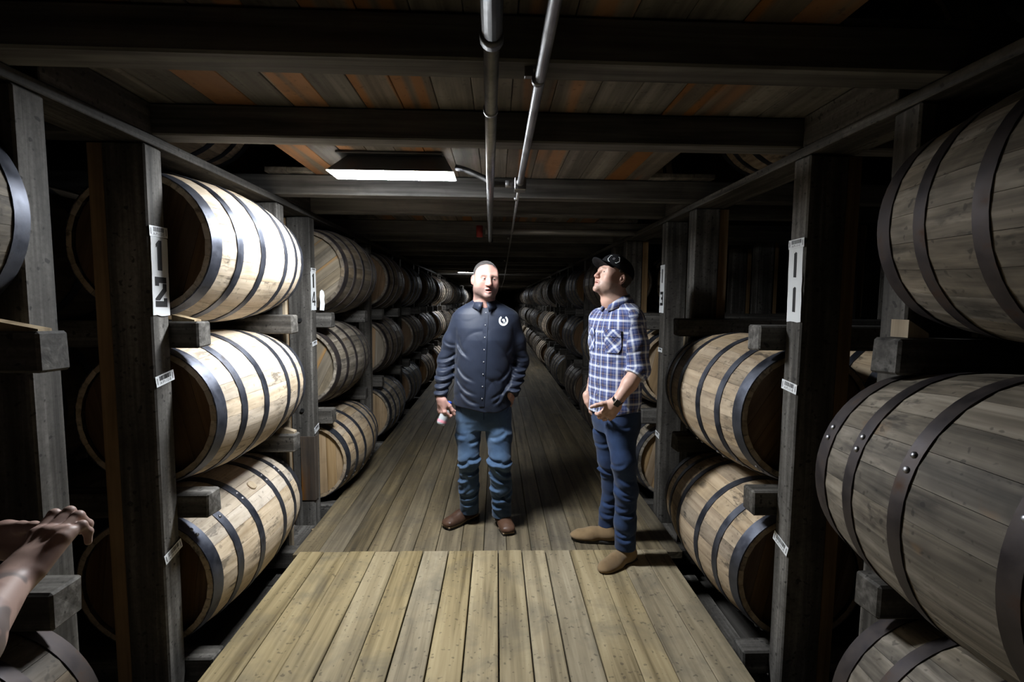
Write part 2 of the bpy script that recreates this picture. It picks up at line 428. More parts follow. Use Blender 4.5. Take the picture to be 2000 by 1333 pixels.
def barrel(loc, wm, hm, im, label, group, lod=0, roll=0.0, headroll=0.0, rivets=None, bung=None, yaw=0.0):
    if lod == 2:
        o = link('oak_barrel', far_mesh(wm, hm, im), None, loc, (0, roll, yaw)); return tag(o, label, 'barrel', group)
    r = tag(empty('oak_barrel', loc, (0, roll, yaw)), label, 'barrel', group)
    if lod == 0:
        for s in range(NS):
            link('stave', stave_mesh, r, (0, 0, 0), (0, 2*math.pi*s/NS, 0), M[wm])
    else:
        s = link('stave_shell', random.choice(shells), r, mat=M[wm+'_shell']); s['kind'] = 'stuff'
    for i, h in enumerate(hoop_meshes):
        ho = link('hoop', h, r, mat=M[im])
        if rivets is not None and lod == 0:
            y = sum(HOOPS[i])/2; rr = prof(y)+0.0026; sl = math.atan2(prof(y+0.01)-prof(y-0.01), 0.02)
            for k in (-1, 1):
                t = rivets + k*0.055
                link('rivet', rivet_mesh, ho, (rr*math.sin(t), y, rr*math.cos(t)), Euler((0, t, 0)), M['rivet'])
    if lod == 0:
        for hmsh in head_meshes:
            q = link('head_board', hmsh, r, (0, -BL/2+0.022, 0), mat=M[hm])
            q.rotation_euler = (Matrix.Rotation(headroll, 3, 'Y') @ Matrix.Rotation(math.pi/2, 3, 'X')).to_euler()
    else:
        q = link('head', head_joined, r, (0, -BL/2+0.022, 0), (math.pi/2, 0, 0), M[hm]); q['kind'] = 'stuff'
    q = link('head', head_joined, r, (0, BL/2-0.022, 0), (-math.pi/2, 0, 0), M[hm]); q['kind'] = 'stuff'
    if bung is not None:
        rr = prof(0)-0.003
        link('bung', bung_mesh, r, (rr*math.sin(bung), 0, rr*math.cos(bung)), (0, bung, 0), M['bung'])
    return r
ORD = ['nearest', 'second', 'third', 'fourth', 'fifth', 'sixth', 'seventh', 'eighth', 'ninth', 'tenth', 'eleventh', 'twelfth', 'thirteenth', 'fourteenth', 'fifteenth', 'sixteenth', 'seventeenth', 'eighteenth']
TN = ['bottom', 'middle', 'top']
# (side, bay, tier): extra offset of the centre from the rack face, wood, head, hoop
spec = {
 (-1, 0, 2): (0.035, 'oak_grey', 'head_grey', 'hoop'), (-1, 0, 0): (0.15, 'oak_dark', 'head_brown', 'hoop_rust'),
 (-1, 1, 2): (0.15, 'oak_pale', 'head_brown', 'hoop'), (-1, 1, 1): (0.145, 'oak_pale', 'head_brown', 'hoop'), (-1, 1, 0): (0.105, 'oak_pale', 'head_brown', 'hoop'),
 (-1, 2, 2): (0.19, 'oak_dark', 'head_grey', 'hoop_rust'), (-1, 2, 1): (0.13, 'oak_grey', 'head_grey', 'hoop_rust'), (-1, 2, 0): (0.19, 'oak_tan', 'head_tan', 'hoop'),
 (-1, 3, 2): (0.16, 'oak_dark', 'head_brown', 'hoop_rust'), (-1, 3, 1): (0.14, 'oak_dark', 'head_grey', 'hoop_rust'), (-1, 3, 0): (0.16, 'oak_grey', 'head_tan', 'hoop'),  # dark wood here imitates the unlit stretch before the second lamp
 (1, 0, 2): (0.11, 'oak_grey', 'head_grey', 'hoop_rust'), (1, 0, 1): (0.25, 'oak_grey', 'head_grey', 'hoop_rust'), (1, 0, 0): (0.16, 'oak_grey', 'head_brown', 'hoop_rust'),
 (1, 1, 1): (0.15, 'oak_tan', 'head_brown', 'hoop'), (1, 1, 0): (0.13, 'oak_tan', 'head_brown', 'hoop'),
 (1, 2, 1): (0.12, 'oak_tan', 'head_tan', 'hoop'), (1, 2, 0): (0.12, 'oak_grey', 'head_tan', 'hoop'),
 (-1, 5, 2): (0.15, 'oak_grey', 'head_brown', 'hoop'), (-1, 5, 1): (0.15, 'oak_grey', 'head_brown', 'hoop'), (-1, 6, 2): (0.15, 'oak_pale', 'head_brown', 'hoop'), (-1, 6, 1): (0.16, 'oak_pale', 'head_brown', 'hoop'), (-1, 6, 0): (0.14, 'oak_pale', 'head_brown', 'hoop'),  # lighter wood near the second lamp stands in for its light
 (1, 1, 2): None, (1, 2, 2): None, (-1, 0, 1): None,
}
WN = {'oak_pale': 'pale oak', 'oak_tan': 'tan oak', 'oak_grey': 'grey weathered oak', 'oak_dark': 'dark oak'}
rz = random.Random(11)
for m in range(NB):
    for sgn, xf, sn in ((-1, XL, 'left'), (1, XR, 'right')):
        for t in range(3):
            sp = spec.get((sgn, m, t), 0)
            if sp is None: continue
            if sp == 0:
                sp = (0.14+rz.uniform(-.03, .04), rz.choice(('oak_dark', 'oak_dark', 'oak_grey') if m < 5 else ('oak_grey', 'oak_tan', 'oak_pale', 'oak_grey')), rz.choice(('head_brown', 'head_grey')), rz.choice(('hoop', 'hoop_rust')))  # default wood darker before the second lamp, paler from there on, imitating its light
            ext, wm, hm, im = sp
            cx = xf - sgn*ext + sgn*RE
            cz = TIER_TOP[t] + prof(BL/2-0.12) + 0.004
            cy = A(m)+PT+0.03+BL/2+0.01 + (0.03 if (sgn, m, t) == (-1, 2, 2) else 0)
            lod = 0 if m <= 2 else (1 if m <= 6 else 2)
            lab = '%s barrel, %s tier of the %s rack, %s bay from the camera' % (WN[wm], TN[t], sn, ORD[m])
            riv, bg, ro = rz.uniform(0, 6.28), None, rz.uniform(0, 0.2)
            if (sgn, m, t) == (-1, 1, 0): riv, bg, ro = 0.74, 0.72, 0.0
            if (sgn, m, t) == (1, 0, 1): riv, ro = -1.2, 0.05
            if (sgn, m, t) == (1, 0, 2): riv, ro = 2.5, 0.05
            if (sgn, m, t) == (1, 0, 0): riv, ro = 2.5, 0.05
            if (sgn, m, t) in ((-1, 1, 2), (-1, 1, 1), (1, 1, 1), (1, 1, 0)): riv = 3.6
            barrel((cx, cy, cz), wm, hm, im, lab, 'barrels along the aisle', lod, ro, 0.75 if (sgn, m, t) == (-1, 2, 2) else rz.uniform(-0.3, 0.5), riv, bg, rz.uniform(-0.006, 0.006))
# second row of barrels, deeper in the racks
for m in range(4):
    for sgn, xf, sn in ((-1, XL, 'left'), (1, XR, 'right')):
        for t in range(3):
            if (sgn, m, t) in ((1, 1, 2), (1, 2, 2)): continue
            cx = xf + sgn*(RE+(0.66 if sgn < 0 else 0.55)+rz.uniform(-.02, .03)); cz = TIER_TOP[t] + prof(BL/2-0.12) + 0.004
            wm = 'oak_dark' if sgn < 0 else 'oak_tan'  # left row gets dark wood in place of the shade inside the rack
            barrel((cx, A(m)+PT+0.04+BL/2, cz), wm, 'head_brown', 'hoop', '%s barrel, second row, %s tier of the %s rack, %s bay' % (WN[wm], TN[t], sn, ORD[m]), 'barrels deeper in the racks', 1, rz.uniform(0, 6), yaw=rz.uniform(-.006, .006))
for m in range(4):
    for sgn, xf, sn in ((-1, XL, 'left'), (1, XR, 'right')):
        cx = xf + sgn*(RE+0.10); cz = ZC + prof(BL/2-0.12) + 0.004
        barrel((cx, A(m)+PT+0.04+BL/2, cz), 'oak_tan', 'head_brown', 'hoop', 'tan oak barrel resting on the beams above the %s rack, %s bay' % (sn, ORD[m]), 'barrels of the storey above', 1, rz.uniform(0, 6))

# ------------------------------------------------------------------ racks (posts and rails)
def rack(sgn, m, xf, sn):
    r = empty('barrel_rack', (xf, A(m), 0))
    num = {(-1, 1): ' numbered 12', (-1, 2): ' numbered 14', (1, 1): ' numbered 11', (1, 2): ' numbered 13'}.get((sgn, m), '')
    tag(r, 'grey timber barrel rack%s, %s bay on the %s side of the aisle' % (num, ORD[m], sn), 'rack', 'timber racks along the aisle')
    pw = 0.155
    def bx(nm, xa, xb, ya, yb, za, zb, mat, bev=0.005, jit=0.0):
        # xa, xb measured from the rack face away from the aisle
        x0, x1 = sorted((xf+sgn*xa, xf+sgn*xb))
        return box(nm, x0, x1, ya, yb, za, zb, mat, r, bev, jit)
    zt = 2.075
    for j, y in enumerate((A(m), B(m))):
        bx('post', 0, pw, y, y+PT, -0.2, zt, M['timber_z'], 0.006, 0.003)
        if m < 6:
            bx('side_board', pw+0.002, pw+0.06, y+0.01, y+PT-0.01, -0.2, zt, M['brown'], 0.003)
            bx('post', 1.25, 1.25+pw, y, y+PT, -0.2, zt, M['timber_z'], 0.006, 0.003)
            bx('side_board', 1.252+pw, 1.30+pw, y+0.01, y+PT-0.01, -0.2, zt, M['brown'], 0.003)
        ry0 = y+PT+0.001 if j == 0 else y-0.096
        for t in range(3):
            zt_ = TIER_TOP[t]
            xe = -0.105 + random.uniform(-.012, .012)
            bx('rail', xe, 2.0 if m < 6 else 1.0, ry0, ry0+0.095, zt_-RAILH, zt_, M['timber_x'], 0.007, 0.004)
    return r
racks = {}
for m in range(NB):
    for sgn, xf, sn in ((-1, XL, 'left'), (1, XR, 'right')): racks[(sgn, m)] = rack(sgn, m, xf, sn)
# sills under the posts and along the racks
for sgn, xf, sn in ((-1, XL, 'left'), (1, XR, 'right')):
    for m in range(NB):
        x0, x1 = sorted((xf-sgn*0.095, xf+sgn*0.3))
        if m >= 1:
            o = box('sill_board', x0, x1, B(m)-0.02, A(m+1)+0.12, -0.2, -0.128, M['timber_y'], None, 0.005, 0.003)
            tag(o, 'grey sill block under the posts of the %s rack, %s bay' % (sn, ORD[m]), kind='structure')
    for j, (a, b) in enumerate(((-0.4, 2.75), (2.76, 14), (14.01, 29))):
        x0, x1 = sorted((xf+sgn*0.03, xf-sgn*0.1))
        o = box('sill_beam', x0, x1, a, b, -0.204, -0.16, M['timber_y'], None, 0.005)
        tag(o, 'long dark sill timber lying beside the %s edge of the floor, run %d' % (sn, j+1), kind='structure')

# ------------------------------------------------------------------ lamps
M['lens'] = NT('lit_lamp_lens').m
_e = M['lens'].node_tree.nodes['Principled BSDF']
_e.inputs['Base Color'].default_value = (0.9, 0.9, 0.9, 1); _e.inputs['Emission Color'].default_value = (*LAMP_COLOR, 1); _e.inputs['Emission Strength'].default_value = LAMP_STRENGTH
M['housing'] = plain('grey_lamp_housing', (0.05, 0.052, 0.055), 0.5)
def lamp(x0, x1, y, label):
    z = ZC
    r = tag(empty('ceiling_lamp', ((x0+x1)/2, y, z)), label, 'lamp', 'strip lamps under the ceiling')
    box('mounting_plate', x0+0.05, x1-0.06, y-0.09, y+0.09, z-0.012, z-0.001, M['steel_dark'], r, 0.002)
    w0, w1, zt, zb = 0.088, 0.088, z-0.0125, z-0.095
    top = [(x0+0.1, -0.05), (x1-0.05, -0.05), (x1-0.05, 0.05), (x0+0.1, 0.05)]
    bot = [(x0+0.004, -w1), (x1-0.004, -w1), (x1-0.004, w1), (x0+0.004, w1)]
    hv = [Vector((q[0], y+q[1], zt))-r.location for q in top] + [Vector((q[0], y+q[1], zb))-r.location for q in bot]
    sides = [(i, (i+1) % 4, 4+(i+1) % 4, 4+i) for i in range(4)]
    link('housing', me('housing', hv, [(3, 2, 1, 0), (4, 5, 6, 7)]+sides), r, mat=M['housing'])
    # shallow wrap lens under the housing
    w0, w1 = 0.087, 0.08
    top = [(x0+0.003, -w0), (x1-0.003, -w0), (x1-0.003, w0), (x0+0.003, w0)]
    bot = [(x0+0.014, -w1), (x1-0.010, -w1), (x1-0.010, w1), (x0+0.014, w1)]
    V = [Vector((q[0], y+q[1], zb-0.0005))-r.location for q in top] + [Vector((q[0], y+q[1], zb-0.004))-r.location for q in bot]
    link('lens', me('lens', V, [(3, 2, 1, 0), (4, 5, 6, 7)]+sides), r, mat=M['lens'])
    return r
lamp(-0.845, -0.215, 2.56, 'bright white strip lamp on the ceiling near the man in the dark shirt')
lamp(-0.85, -0.22, 10.9, 'small bright strip lamp far down the aisle behind the man in the dark shirt')
lamp(-0.85, -0.22, 19.2, 'most distant strip lamp near the end of the aisle')

# ------------------------------------------------------------------ pipes
r = tag(empty('water_pipe', (-0.02, 0.5, 2.06)), 'galvanised water pipe running along the aisle under the beams', 'pipe')
def rp(name, path, rad, mat, parent, n=16):
    return pipe(name, [Vector(p)-parent.location for p in path], rad, mat, parent, n)
def arc(pts): return pts
rp('pipe_run', [(-0.014, 1.07, 2.07), (-0.066, 4.6, 2.07)], 0.0185, M['galv'], r)
rp('pipe_run', [(-0.0, -2.5, 2.075), (-0.013, 1.10, 2.07)], 0.0225, M['steel_dark'], r)
rp('coupling', [(-0.014, 1.075, 2.07), (-0.014, 1.11, 2.07)], 0.0265, M['steel_dark'], r)
rp('hanger_ring', [(-0.021, 1.49, 2.07), (-0.021, 1.505, 2.07)], 0.0225, M['galv'], r)
rp('end_cap', [(-0.06, 4.58, 2.07), (-0.06, 4.64, 2.07)], 0.024, M['steel_dark'], r)
r = tag(empty('sprinkler_pipe', (0.6, 4.25, 2.13)), 'steel sprinkler pipe crossing the aisle with a red end fitting', 'pipe')
rp('pipe_run', [(-0.10, 4.25, 2.105), (1.75, 4.28, 2.115)], 0.026, M['pipe_grey'], r)
rp('end_fitting', [(-0.15, 4.25, 2.15), (-0.15, 4.25, 2.055)], 0.028, M['red'], r)
rp('hook', [(1.53, 4.27, 2.22), (1.53, 4.235, 2.14), (1.53, 4.24, 2.08), (1.53, 4.28, 2.06), (1.53, 4.31, 2.085)], 0.006, M['galv'], r, 8)
r = tag(empty('electrical_conduit', (0.11, 0.5, 2.09)), 'thin metal conduit running down the middle of the ceiling', 'conduit')
rp('conduit_run', [(0.107, -2.5, 2.09), (0.113, 2.44, 2.09)], 0.0145, M['galv'], r)
rp('conduit_run', [(0.113, 2.56, 2.09), (0.19, 12.4, 2.09), (0.2, 28, 2.1)], 0.0085, M['galv'], r, 10)
for y in (1.33, 2.83, 4.55, 7.0, 9.0):
    q = rp('clamp', [(0.107, y, 2.09), (0.107, y+0.018, 2.09)], 0.018 if y < 2.5 else 0.012, M['galv'], r)
box('clamp_strap', 0.07, 0.092, 1.33, 1.345, 2.093, 2.12, M['galv'], r, 0.001)
box('junction_box', 0.085, 0.143, 2.46, 2.53, 2.055, 2.118, M['galv'], r, 0.004)
rp('connector', [(0.04, 2.495, 2.088), (0.085, 2.495, 2.088)], [0.02, 0.016], M['galv'], r)
rp('connector', [(0.113, 2.44, 2.09), (0.113, 2.465, 2.09)], 0.019, M['galv'], r)
rp('connector', [(0.113, 2.53, 2.09), (0.113, 2.57, 2.09)], [0.017, 0.013], M['galv'], r)
def flex(path, r0, per):
    P = [Vector(p) for p in path]; out = []; rr = []
    n = 90
    for i in range(n+1):
        t = i/n*(len(P)-1); k = min(int(t), len(P)-2); f = t-k
        p0, p1, p2, p3 = P[max(k-1, 0)], P[k], P[k+1], P[min(k+2, len(P)-1)]
        out.append(0.5*((2*p1)+(p2-p0)*f+(2*p0-5*p1+4*p2-p3)*f*f+(3*p1-p0-3*p2+p3)*f**3)); rr.append(r0*(1.0 if i % 2 else 0.84))
    return out, rr
fp, fr = flex([(-0.215, 2.56, 2.185), (-0.16, 2.555, 2.17), (-0.06, 2.52, 2.12), (-0.02, 2.5, 2.092), (0.045, 2.495, 2.088)], 0.0155, 2)
rp('flexible_conduit', fp, fr, M['steel_dark'], r, 12)

# ------------------------------------------------------------------ number signs, barcode labels and post fittings
def face_frame(sgn, xf, y, z):
    """matrix for a flat thing on the aisle face of a post: local x = reading direction, local y = up, local z = out into the aisle"""
    X = Vector((0, -sgn, 0)); Z = Vector((-sgn, 0, 0)); Y = Vector((0, 0, 1))
    mt = Matrix((X, Y, Z)).transposed().to_4x4(); mt.translation = (xf, y, z)
    return mt
def prism(polys, th):
    V, F = [], []
    for P in polys:
        n = len(P); o = len(V)
        V += [(p[0], p[1], 0) for p in P] + [(p[0], p[1], th) for p in P]
        F += [tuple(o+n+i for i in range(n)), tuple(o+i for i in range(n))[::-1]] + [(o+i, o+(i+1) % n, o+n+(i+1) % n, o+n+i) for i in range(n)]
    return V, F
DIG = {'1': [[(-.13, -.5), (.1, -.5), (.1, .5), (-.05, .5), (-.2, .36), (-.2, .25), (-.13, .3)]],
       'I': [[(-.085, -.48), (.075, -.5), (.085, .47), (.02, .52), (-.075, .46)]],
       '2': [[(-.3, .5), (.3, .5), (.3, .3), (-.1, .3), (-.1, .2), (-.3, .2)], [(.3, .28), (.3, .05), (-.08, -.28), (-.3, -.28), (-.3, -.22), (.1, .12), (.1, .28)], [(-.3, -.5), (.32, -.5), (.32, -.2), (.14, -.2), (.14, -.3), (-.3, -.3)]],
       '3': [[(-.3, .5), (.3, .5), (.3, .3), (-.3, .3)], [(.12, .29), (.3, .29), (.3, -.29), (.12, -.29)], [(-.1, .1), (.11, .1), (.11, -.08), (-.1, -.08)], [(-.3, -.5), (.3, -.5), (.3, -.3), (-.3, -.3)]],
       '4': [[(.05, -.5), (.2, -.5), (.2, .5), (.02, .5), (-.3, -.1), (-.3, -.25), (.04, -.25)]]}
DIG['4'] = [[(.06, -.5), (.2, -.5), (.2, .5), (.06, .5)], [(.05, .5), (-.02, .5), (-.32, -.12), (-.32, -.28), (.05, -.28), (.05, -.13), (-.17, -.13), (.05, .32)], [(.205, -.13), (.3, -.13), (.3, -.28), (.205, -.28)]]
def number_sign(sgn, xf, yc, w, z0, z1, digits, label, tilt=0.0, dscale=(0.085, 0.1)):
    mt = face_frame(sgn, xf - sgn*0.0025, yc, (z0+z1)/2) @ Matrix.Rotation(tilt, 4, 'Z')
    r = tag(empty('number_sign'), label, 'sign', 'painted number signs on the posts'); r.matrix_world = mt
    h = z1-z0; rr = random.Random(len(label)); n = 7
    P = [(-w/2+rr.uniform(-.002, .001), -h/2+h*i/n) for i in range(n+1)][::-1] + [(-w/2+w*i/4, -h/2+rr.uniform(-.004, .003)) for i in range(1, 4)] + [(w/2+rr.uniform(-.001, .002), -h/2+h*i/n) for i in range(n+1)] + [(w/2-w*i/4, h/2) for i in range(1, 4)]
    V, F = prism([P], 0.0015); link('plate', me('plate', V, F), r, mat=M['white'])
    for i, d in enumerate(digits):
        yy = h*0.27 - i*h*0.47 if len(digits) == 2 else 0
        V, F = prism([[(p[0]*dscale[0], p[1]*dscale[1]) for p in P2] for P2 in DIG[d]], 0.0008)
        link('digit', me('digit', V, F), r, (0, yy, 0.0016), mat=M['black'])
    return r
def text_mesh(body, size):
    cu = bpy.data.curves.new('t', 'FONT'); cu.body = body; cu.size = size; cu.align_x = 'CENTER'; cu.align_y = 'CENTER'
    ob = bpy.data.objects.new('t', cu); COL.objects.link(ob)
    dg = bpy.context.evaluated_depsgraph_get(); m = bpy.data.meshes.new_from_object(ob.evaluated_get(dg)); m.name = 'lettering'
    m.materials.clear(); bpy.data.objects.remove(ob); bpy.data.curves.remove(cu); return m
def barcode(sgn, xf, yc, zc, code, label, tilt=0.0, w=0.098, h=0.036, out=0.003):
    mt = face_frame(sgn, xf - sgn*out, yc, zc) @ Matrix.Rotation(tilt, 4, 'Z')
    r = tag(empty('barcode_label'), label, 'label', 'barcode labels on the posts'); r.matrix_world = mt
    V, F = prism([[(-w/2, -h/2), (w/2, -h/2), (w/2, h/2), (-w/2, h/2)]], 0.0012); link('paper', me('paper', V, F), r, mat=M['paper'])
    rr = random.Random(code); bars = []; x = -w*0.3
    while x < w*0.3:
        a = rr.choice((0.0011, 0.0018, 0.0027)); bars.append([(x, -h*0.02), (x+a, -h*0.02), (x+a, h*0.4), (x, h*0.4)]); x += a+rr.choice((0.001, 0.0016, 0.0024))
    V, F = prism(bars, 0.0003); q = link('bars', me('bars', V, F), r, (0, 0, 0.0013), mat=M['black']); q['kind'] = 'stuff'
    link('lettering', text_mesh(code, h*0.36), r, (0, -h*0.25, 0.0016), mat=M['black'])
    for s in (-1, 1):
        V, F = prism([[(-0.002, -h*0.3), (0.001, -h*0.3), (0.001, h*0.3), (-0.002, h*0.3)]], 0.0003)
        link('mark', me('mark', V, F), r, (s*w*0.42, 0, 0.0013), mat=M['black'])
    return r
yl, yr = A(1)+PT/2, A(1)+PT/2
number_sign(-1, XL, yl+0.001, 0.093, 1.437, 1.735, '12', 'white strip with black stencilled 12 on the left post', -0.02, (0.105, 0.115))
number_sign(1, XR, yr-0.001, 0.09, 1.43, 1.725, 'II', 'white strip with two black bars reading 11 on the right post', 0.03, (0.11, 0.1))
number_sign(-1, XL, A(2)+PT/2, 0.09, 1.43, 1.70, '14', 'white strip with black 14 on the left post behind number 12', 0.0, (0.1, 0.1))
number_sign(1, XR, A(2)+PT/2, 0.09, 1.43, 1.775, 'I3', 'white strip with black 13 behind the man in the cap', 0.0, (0.1, 0.1))
barcode(-1, XL, yl, 1.756, 'A-P1-12-C', 'barcode label above the black number 12 on the left post', 0.02, 0.1, 0.04, 0.005)
barcode(-1, XL, yl, 1.19, 'A-P1-12-B', 'barcode label on the left post below number 12, by the middle barrel', 0.16, 0.105, 0.042)
barcode(-1, XL, yl, 0.485, 'A-P1-12-A', 'tilted barcode label low on the left post under number 12', 0.24, 0.105, 0.04)
barcode(1, XR, yr, 1.742, 'A-P1-11-C', 'barcode label above the number 11 on the right post', 0.02, 0.1, 0.036, 0.005)
barcode(1, XR, yr, 1.165, 'A-P1-11-B', 'barcode label on the right post below number 11, by the middle barrel', -0.1, 0.102, 0.04)
barcode(1, XR, yr, 0.5, 'A-P1-11-A', 'tilted barcode label low on the right post under number 11', -0.27, 0.105, 0.042)
barcode(-1, XL, A(2)+0.05, 1.713, 'A-P1-14-C', 'small barcode label above the number 14', 0.0, 0.09, 0.026, 0.005)
barcode(-1, XL, A(2)+0.05, 1.195, 'A-P1-14-B', 'small barcode label on post 14 beside the middle barrel', 0.1, 0.09, 0.032)
barcode(-1, XL, A(2)+0.05, 0.575, 'A-P1-14-A', 'folded barcode label low on post 14 above the brown guard', 0.2, 0.09, 0.045)
barcode(1, XR, A(2)+0.05, 1.16, 'A-P1-13-B', 'small barcode label on post 13 behind the man in the cap', 0.0, 0.085, 0.03)
barcode(1, XR, A(2)+0.05, 0.53, 'A-P1-13-A', 'small barcode label low on post 13 behind the man in the cap', -0.1, 0.085, 0.04)
# torn white tag hanging behind sign 14
rr = random.Random(5)
P = [(-.016, -.075), (.014, -.078), (.02, -.03), (.016, 0.0), (.02, .03), (.014, .06), (0, .072), (-.012, .06), (-.015, .02), (-.012, -.02)]
V, F = prism([P], 0.002); o = link('torn_tag', me('torn_tag', V, F), None, mat=M['white']); o.matrix_world = Matrix.Translation((XL+0.04, A(2)+PT+0.0005, 1.505)) @ Matrix.Rotation(math.pi/2, 4, 'X') @ Matrix.Translation((0, 0, -0.008))
tag(o, 'torn white tag beside the number 14 in front of a barrel head', 'tag')
# fittings on post 14: bolts, corner guard
def on(r, name, x0, x1, y0, y1, z0, z1, mat, bev=0.002): return box(name, x0, x1, y0, y1, z0, z1, mat, r, bev)
for z in (1.36, 0.72):
    V, F = tube([(XL-0.075, A(2)-0.012, z), (XL-0.075, A(2)+0.002, z)], 0.014, 8); r = racks[(-1, 2)]
    link('bolt', me('bolt', [v-r.location for v in V], F), r, mat=M['steel_dark'])
M['rustplate'] = wood('rusty_brown_plate', (0.03, 0.024, 0.02), (0.06, 0.046, 0.036), (0.09, 0.065, 0.045), 2, 0.4, patch=(0.16, 0.07, 0.02), patch_lo=0.62)
on(racks[(-1, 2)], 'corner_guard', XL-0.095, XL+0.004, A(2)-0.006, A(2)-0.001, 0.06, 0.53, M['rustplate'])
on(racks[(-1, 2)], 'corner_guard', XL+0.0025, XL+0.007, A(2)-0.006, A(2)+0.055, 0.06, 0.53, M['rustplate'])
# pale laths beside the far posts of bay 12 and wedges under barrels
on(racks[(-1, 1)], 'lath', XL+0.001, XL+0.022, B(1)+0.03, B(1)+0.06, -0.15, 1.55, M['lath'])
on(racks[(1, 1)], 'lath', XR-0.022, XR-0.001, B(1)+0.03, B(1)+0.06, 0.9, 1.3, M['lath'])
def wedge(x0, x1, y0, y1, z0, h, label, tilt=0.0):
    V = [(-.5, -.5, 0), (.5, -.5, 0), (.5, .5, 0), (-.5, .5, 0), (-.5, -.5, 1), (.5, -.5, .25), (.5, .5, .25), (-.5, .5, 1)]
    sx, sy = x1-x0, y1-y0
    m = me('barrel_wedge', [(v[0]*sx, v[1]*sy, v[2]*h) for v in V], [(3, 2, 1, 0), (4, 5, 6, 7), (0, 1, 5, 4), (1, 2, 6, 5), (2, 3, 7, 6), (3, 0, 4, 7)])
    return tag(link('barrel_wedge', m, None, ((x0+x1)/2, (y0+y1)/2, z0), (0, 0, tilt), M['lath']), label, 'wedge', 'wooden wedges holding barrels')
wedge(-1.31, -1.22, 2.005, 2.05, 1.41, 0.028, 'small pale wedge under the top barrel of bay 12')
wedge(-1.32, -1.21, 2.905, 2.945, 0.70, 0.05, 'small pale wedge under the middle barrel of bay 12, far end')
wedge(-1.34, -1.2, 1.31, 1.35, 1.41, 0.035, 'pale lath wedge under the barrel at the left edge')
wedge(1.14, 1.2, 1.31, 1.37, 1.41, 0.05, 'pale wood block under the big top barrel on the right')
# splintered chips on the sill beside the deck
chips = []
rr = random.Random(3)
def chip(x, y, z, L, a, mat, label):
    m = box_mesh('wood_chip', L, 0.02, 0.006, 0.001); o = link('wood_chip', m, None, (x, y, z), (0, 0.05, a), mat); return tag(o, label, 'wood chip')
chip(-1.26, 3.4, -0.124, 0.1, 0.7, M['lath'], 'pale splinter of wood lying below post 14')

# ------------------------------------------------------------------ implicit surface modelling for people
f32 = np.float32
def V3(p): return np.array([p[0], p[1], p[2]], f32)
def cone(P, a, b, ra, rb):
    a = V3(a); b = V3(b); ab = b-a; L2 = float(ab@ab)+1e-12
    d = P-a; t = np.clip((d@ab)/L2, 0, 1)[:, None]
    return np.linalg.norm(d-t*ab, axis=1) - (ra+(rb-ra)*t[:, 0])
def chain(P, pts, rs, k=0.01):
    d = None
    for i in range(len(pts)-1):
        q = cone(P, pts[i], pts[i+1], rs[i], rs[i+1]); d = q if d is None else smin(d, q, k)
    return d
def ell(P, c, R, rot=None):
    p = P-V3(c)
    if rot is not None: p = p @ np.array(rot, f32)
    R = V3(R); k0 = np.linalg.norm(p/R, axis=1)+1e-9; k1 = np.linalg.norm(p/(R*R), axis=1)+1e-9
    return k0*(k0-1)/k1
def rbox(P, c, R, rot=None, r=0.01):
    p = P-V3(c)
    if rot is not None: p = p @ np.array(rot, f32)
    q = np.abs(p)-(V3(R)-r)
    return np.linalg.norm(np.maximum(q, 0), axis=1)+np.minimum(q.max(axis=1), 0)-r
def smin(a, b, k):
    h = np.clip(0.5+0.5*(b-a)/k, 0, 1); return b+(a-b)*h-k*h*(1-h)
def smax(a, b, k): return -smin(-a, -b, k)
_tab = np.random.RandomState(4).rand(32, 32, 32).astype(f32)
def vnoise(P):
    i = np.floor(P).astype(np.int32); f = P-i; f = f*f*(3-2*f)
    def T(a, b, c): return _tab[(i[:, 0]+a) & 31, (i[:, 1]+b) & 31, (i[:, 2]+c) & 31]
    x0 = T(0, 0, 0)*(1-f[:, 0])+T(1, 0, 0)*f[:, 0]; x1 = T(0, 1, 0)*(1-f[:, 0])+T(1, 1, 0)*f[:, 0]
    x2 = T(0, 0, 1)*(1-f[:, 0])+T(1, 0, 1)*f[:, 0]; x3 = T(0, 1, 1)*(1-f[:, 0])+T(1, 1, 1)*f[:, 0]
    a = x0*(1-f[:, 1])+x1*f[:, 1]; b = x2*(1-f[:, 1])+x3*f[:, 1]
    return a*(1-f[:, 2])+b*f[:, 2]
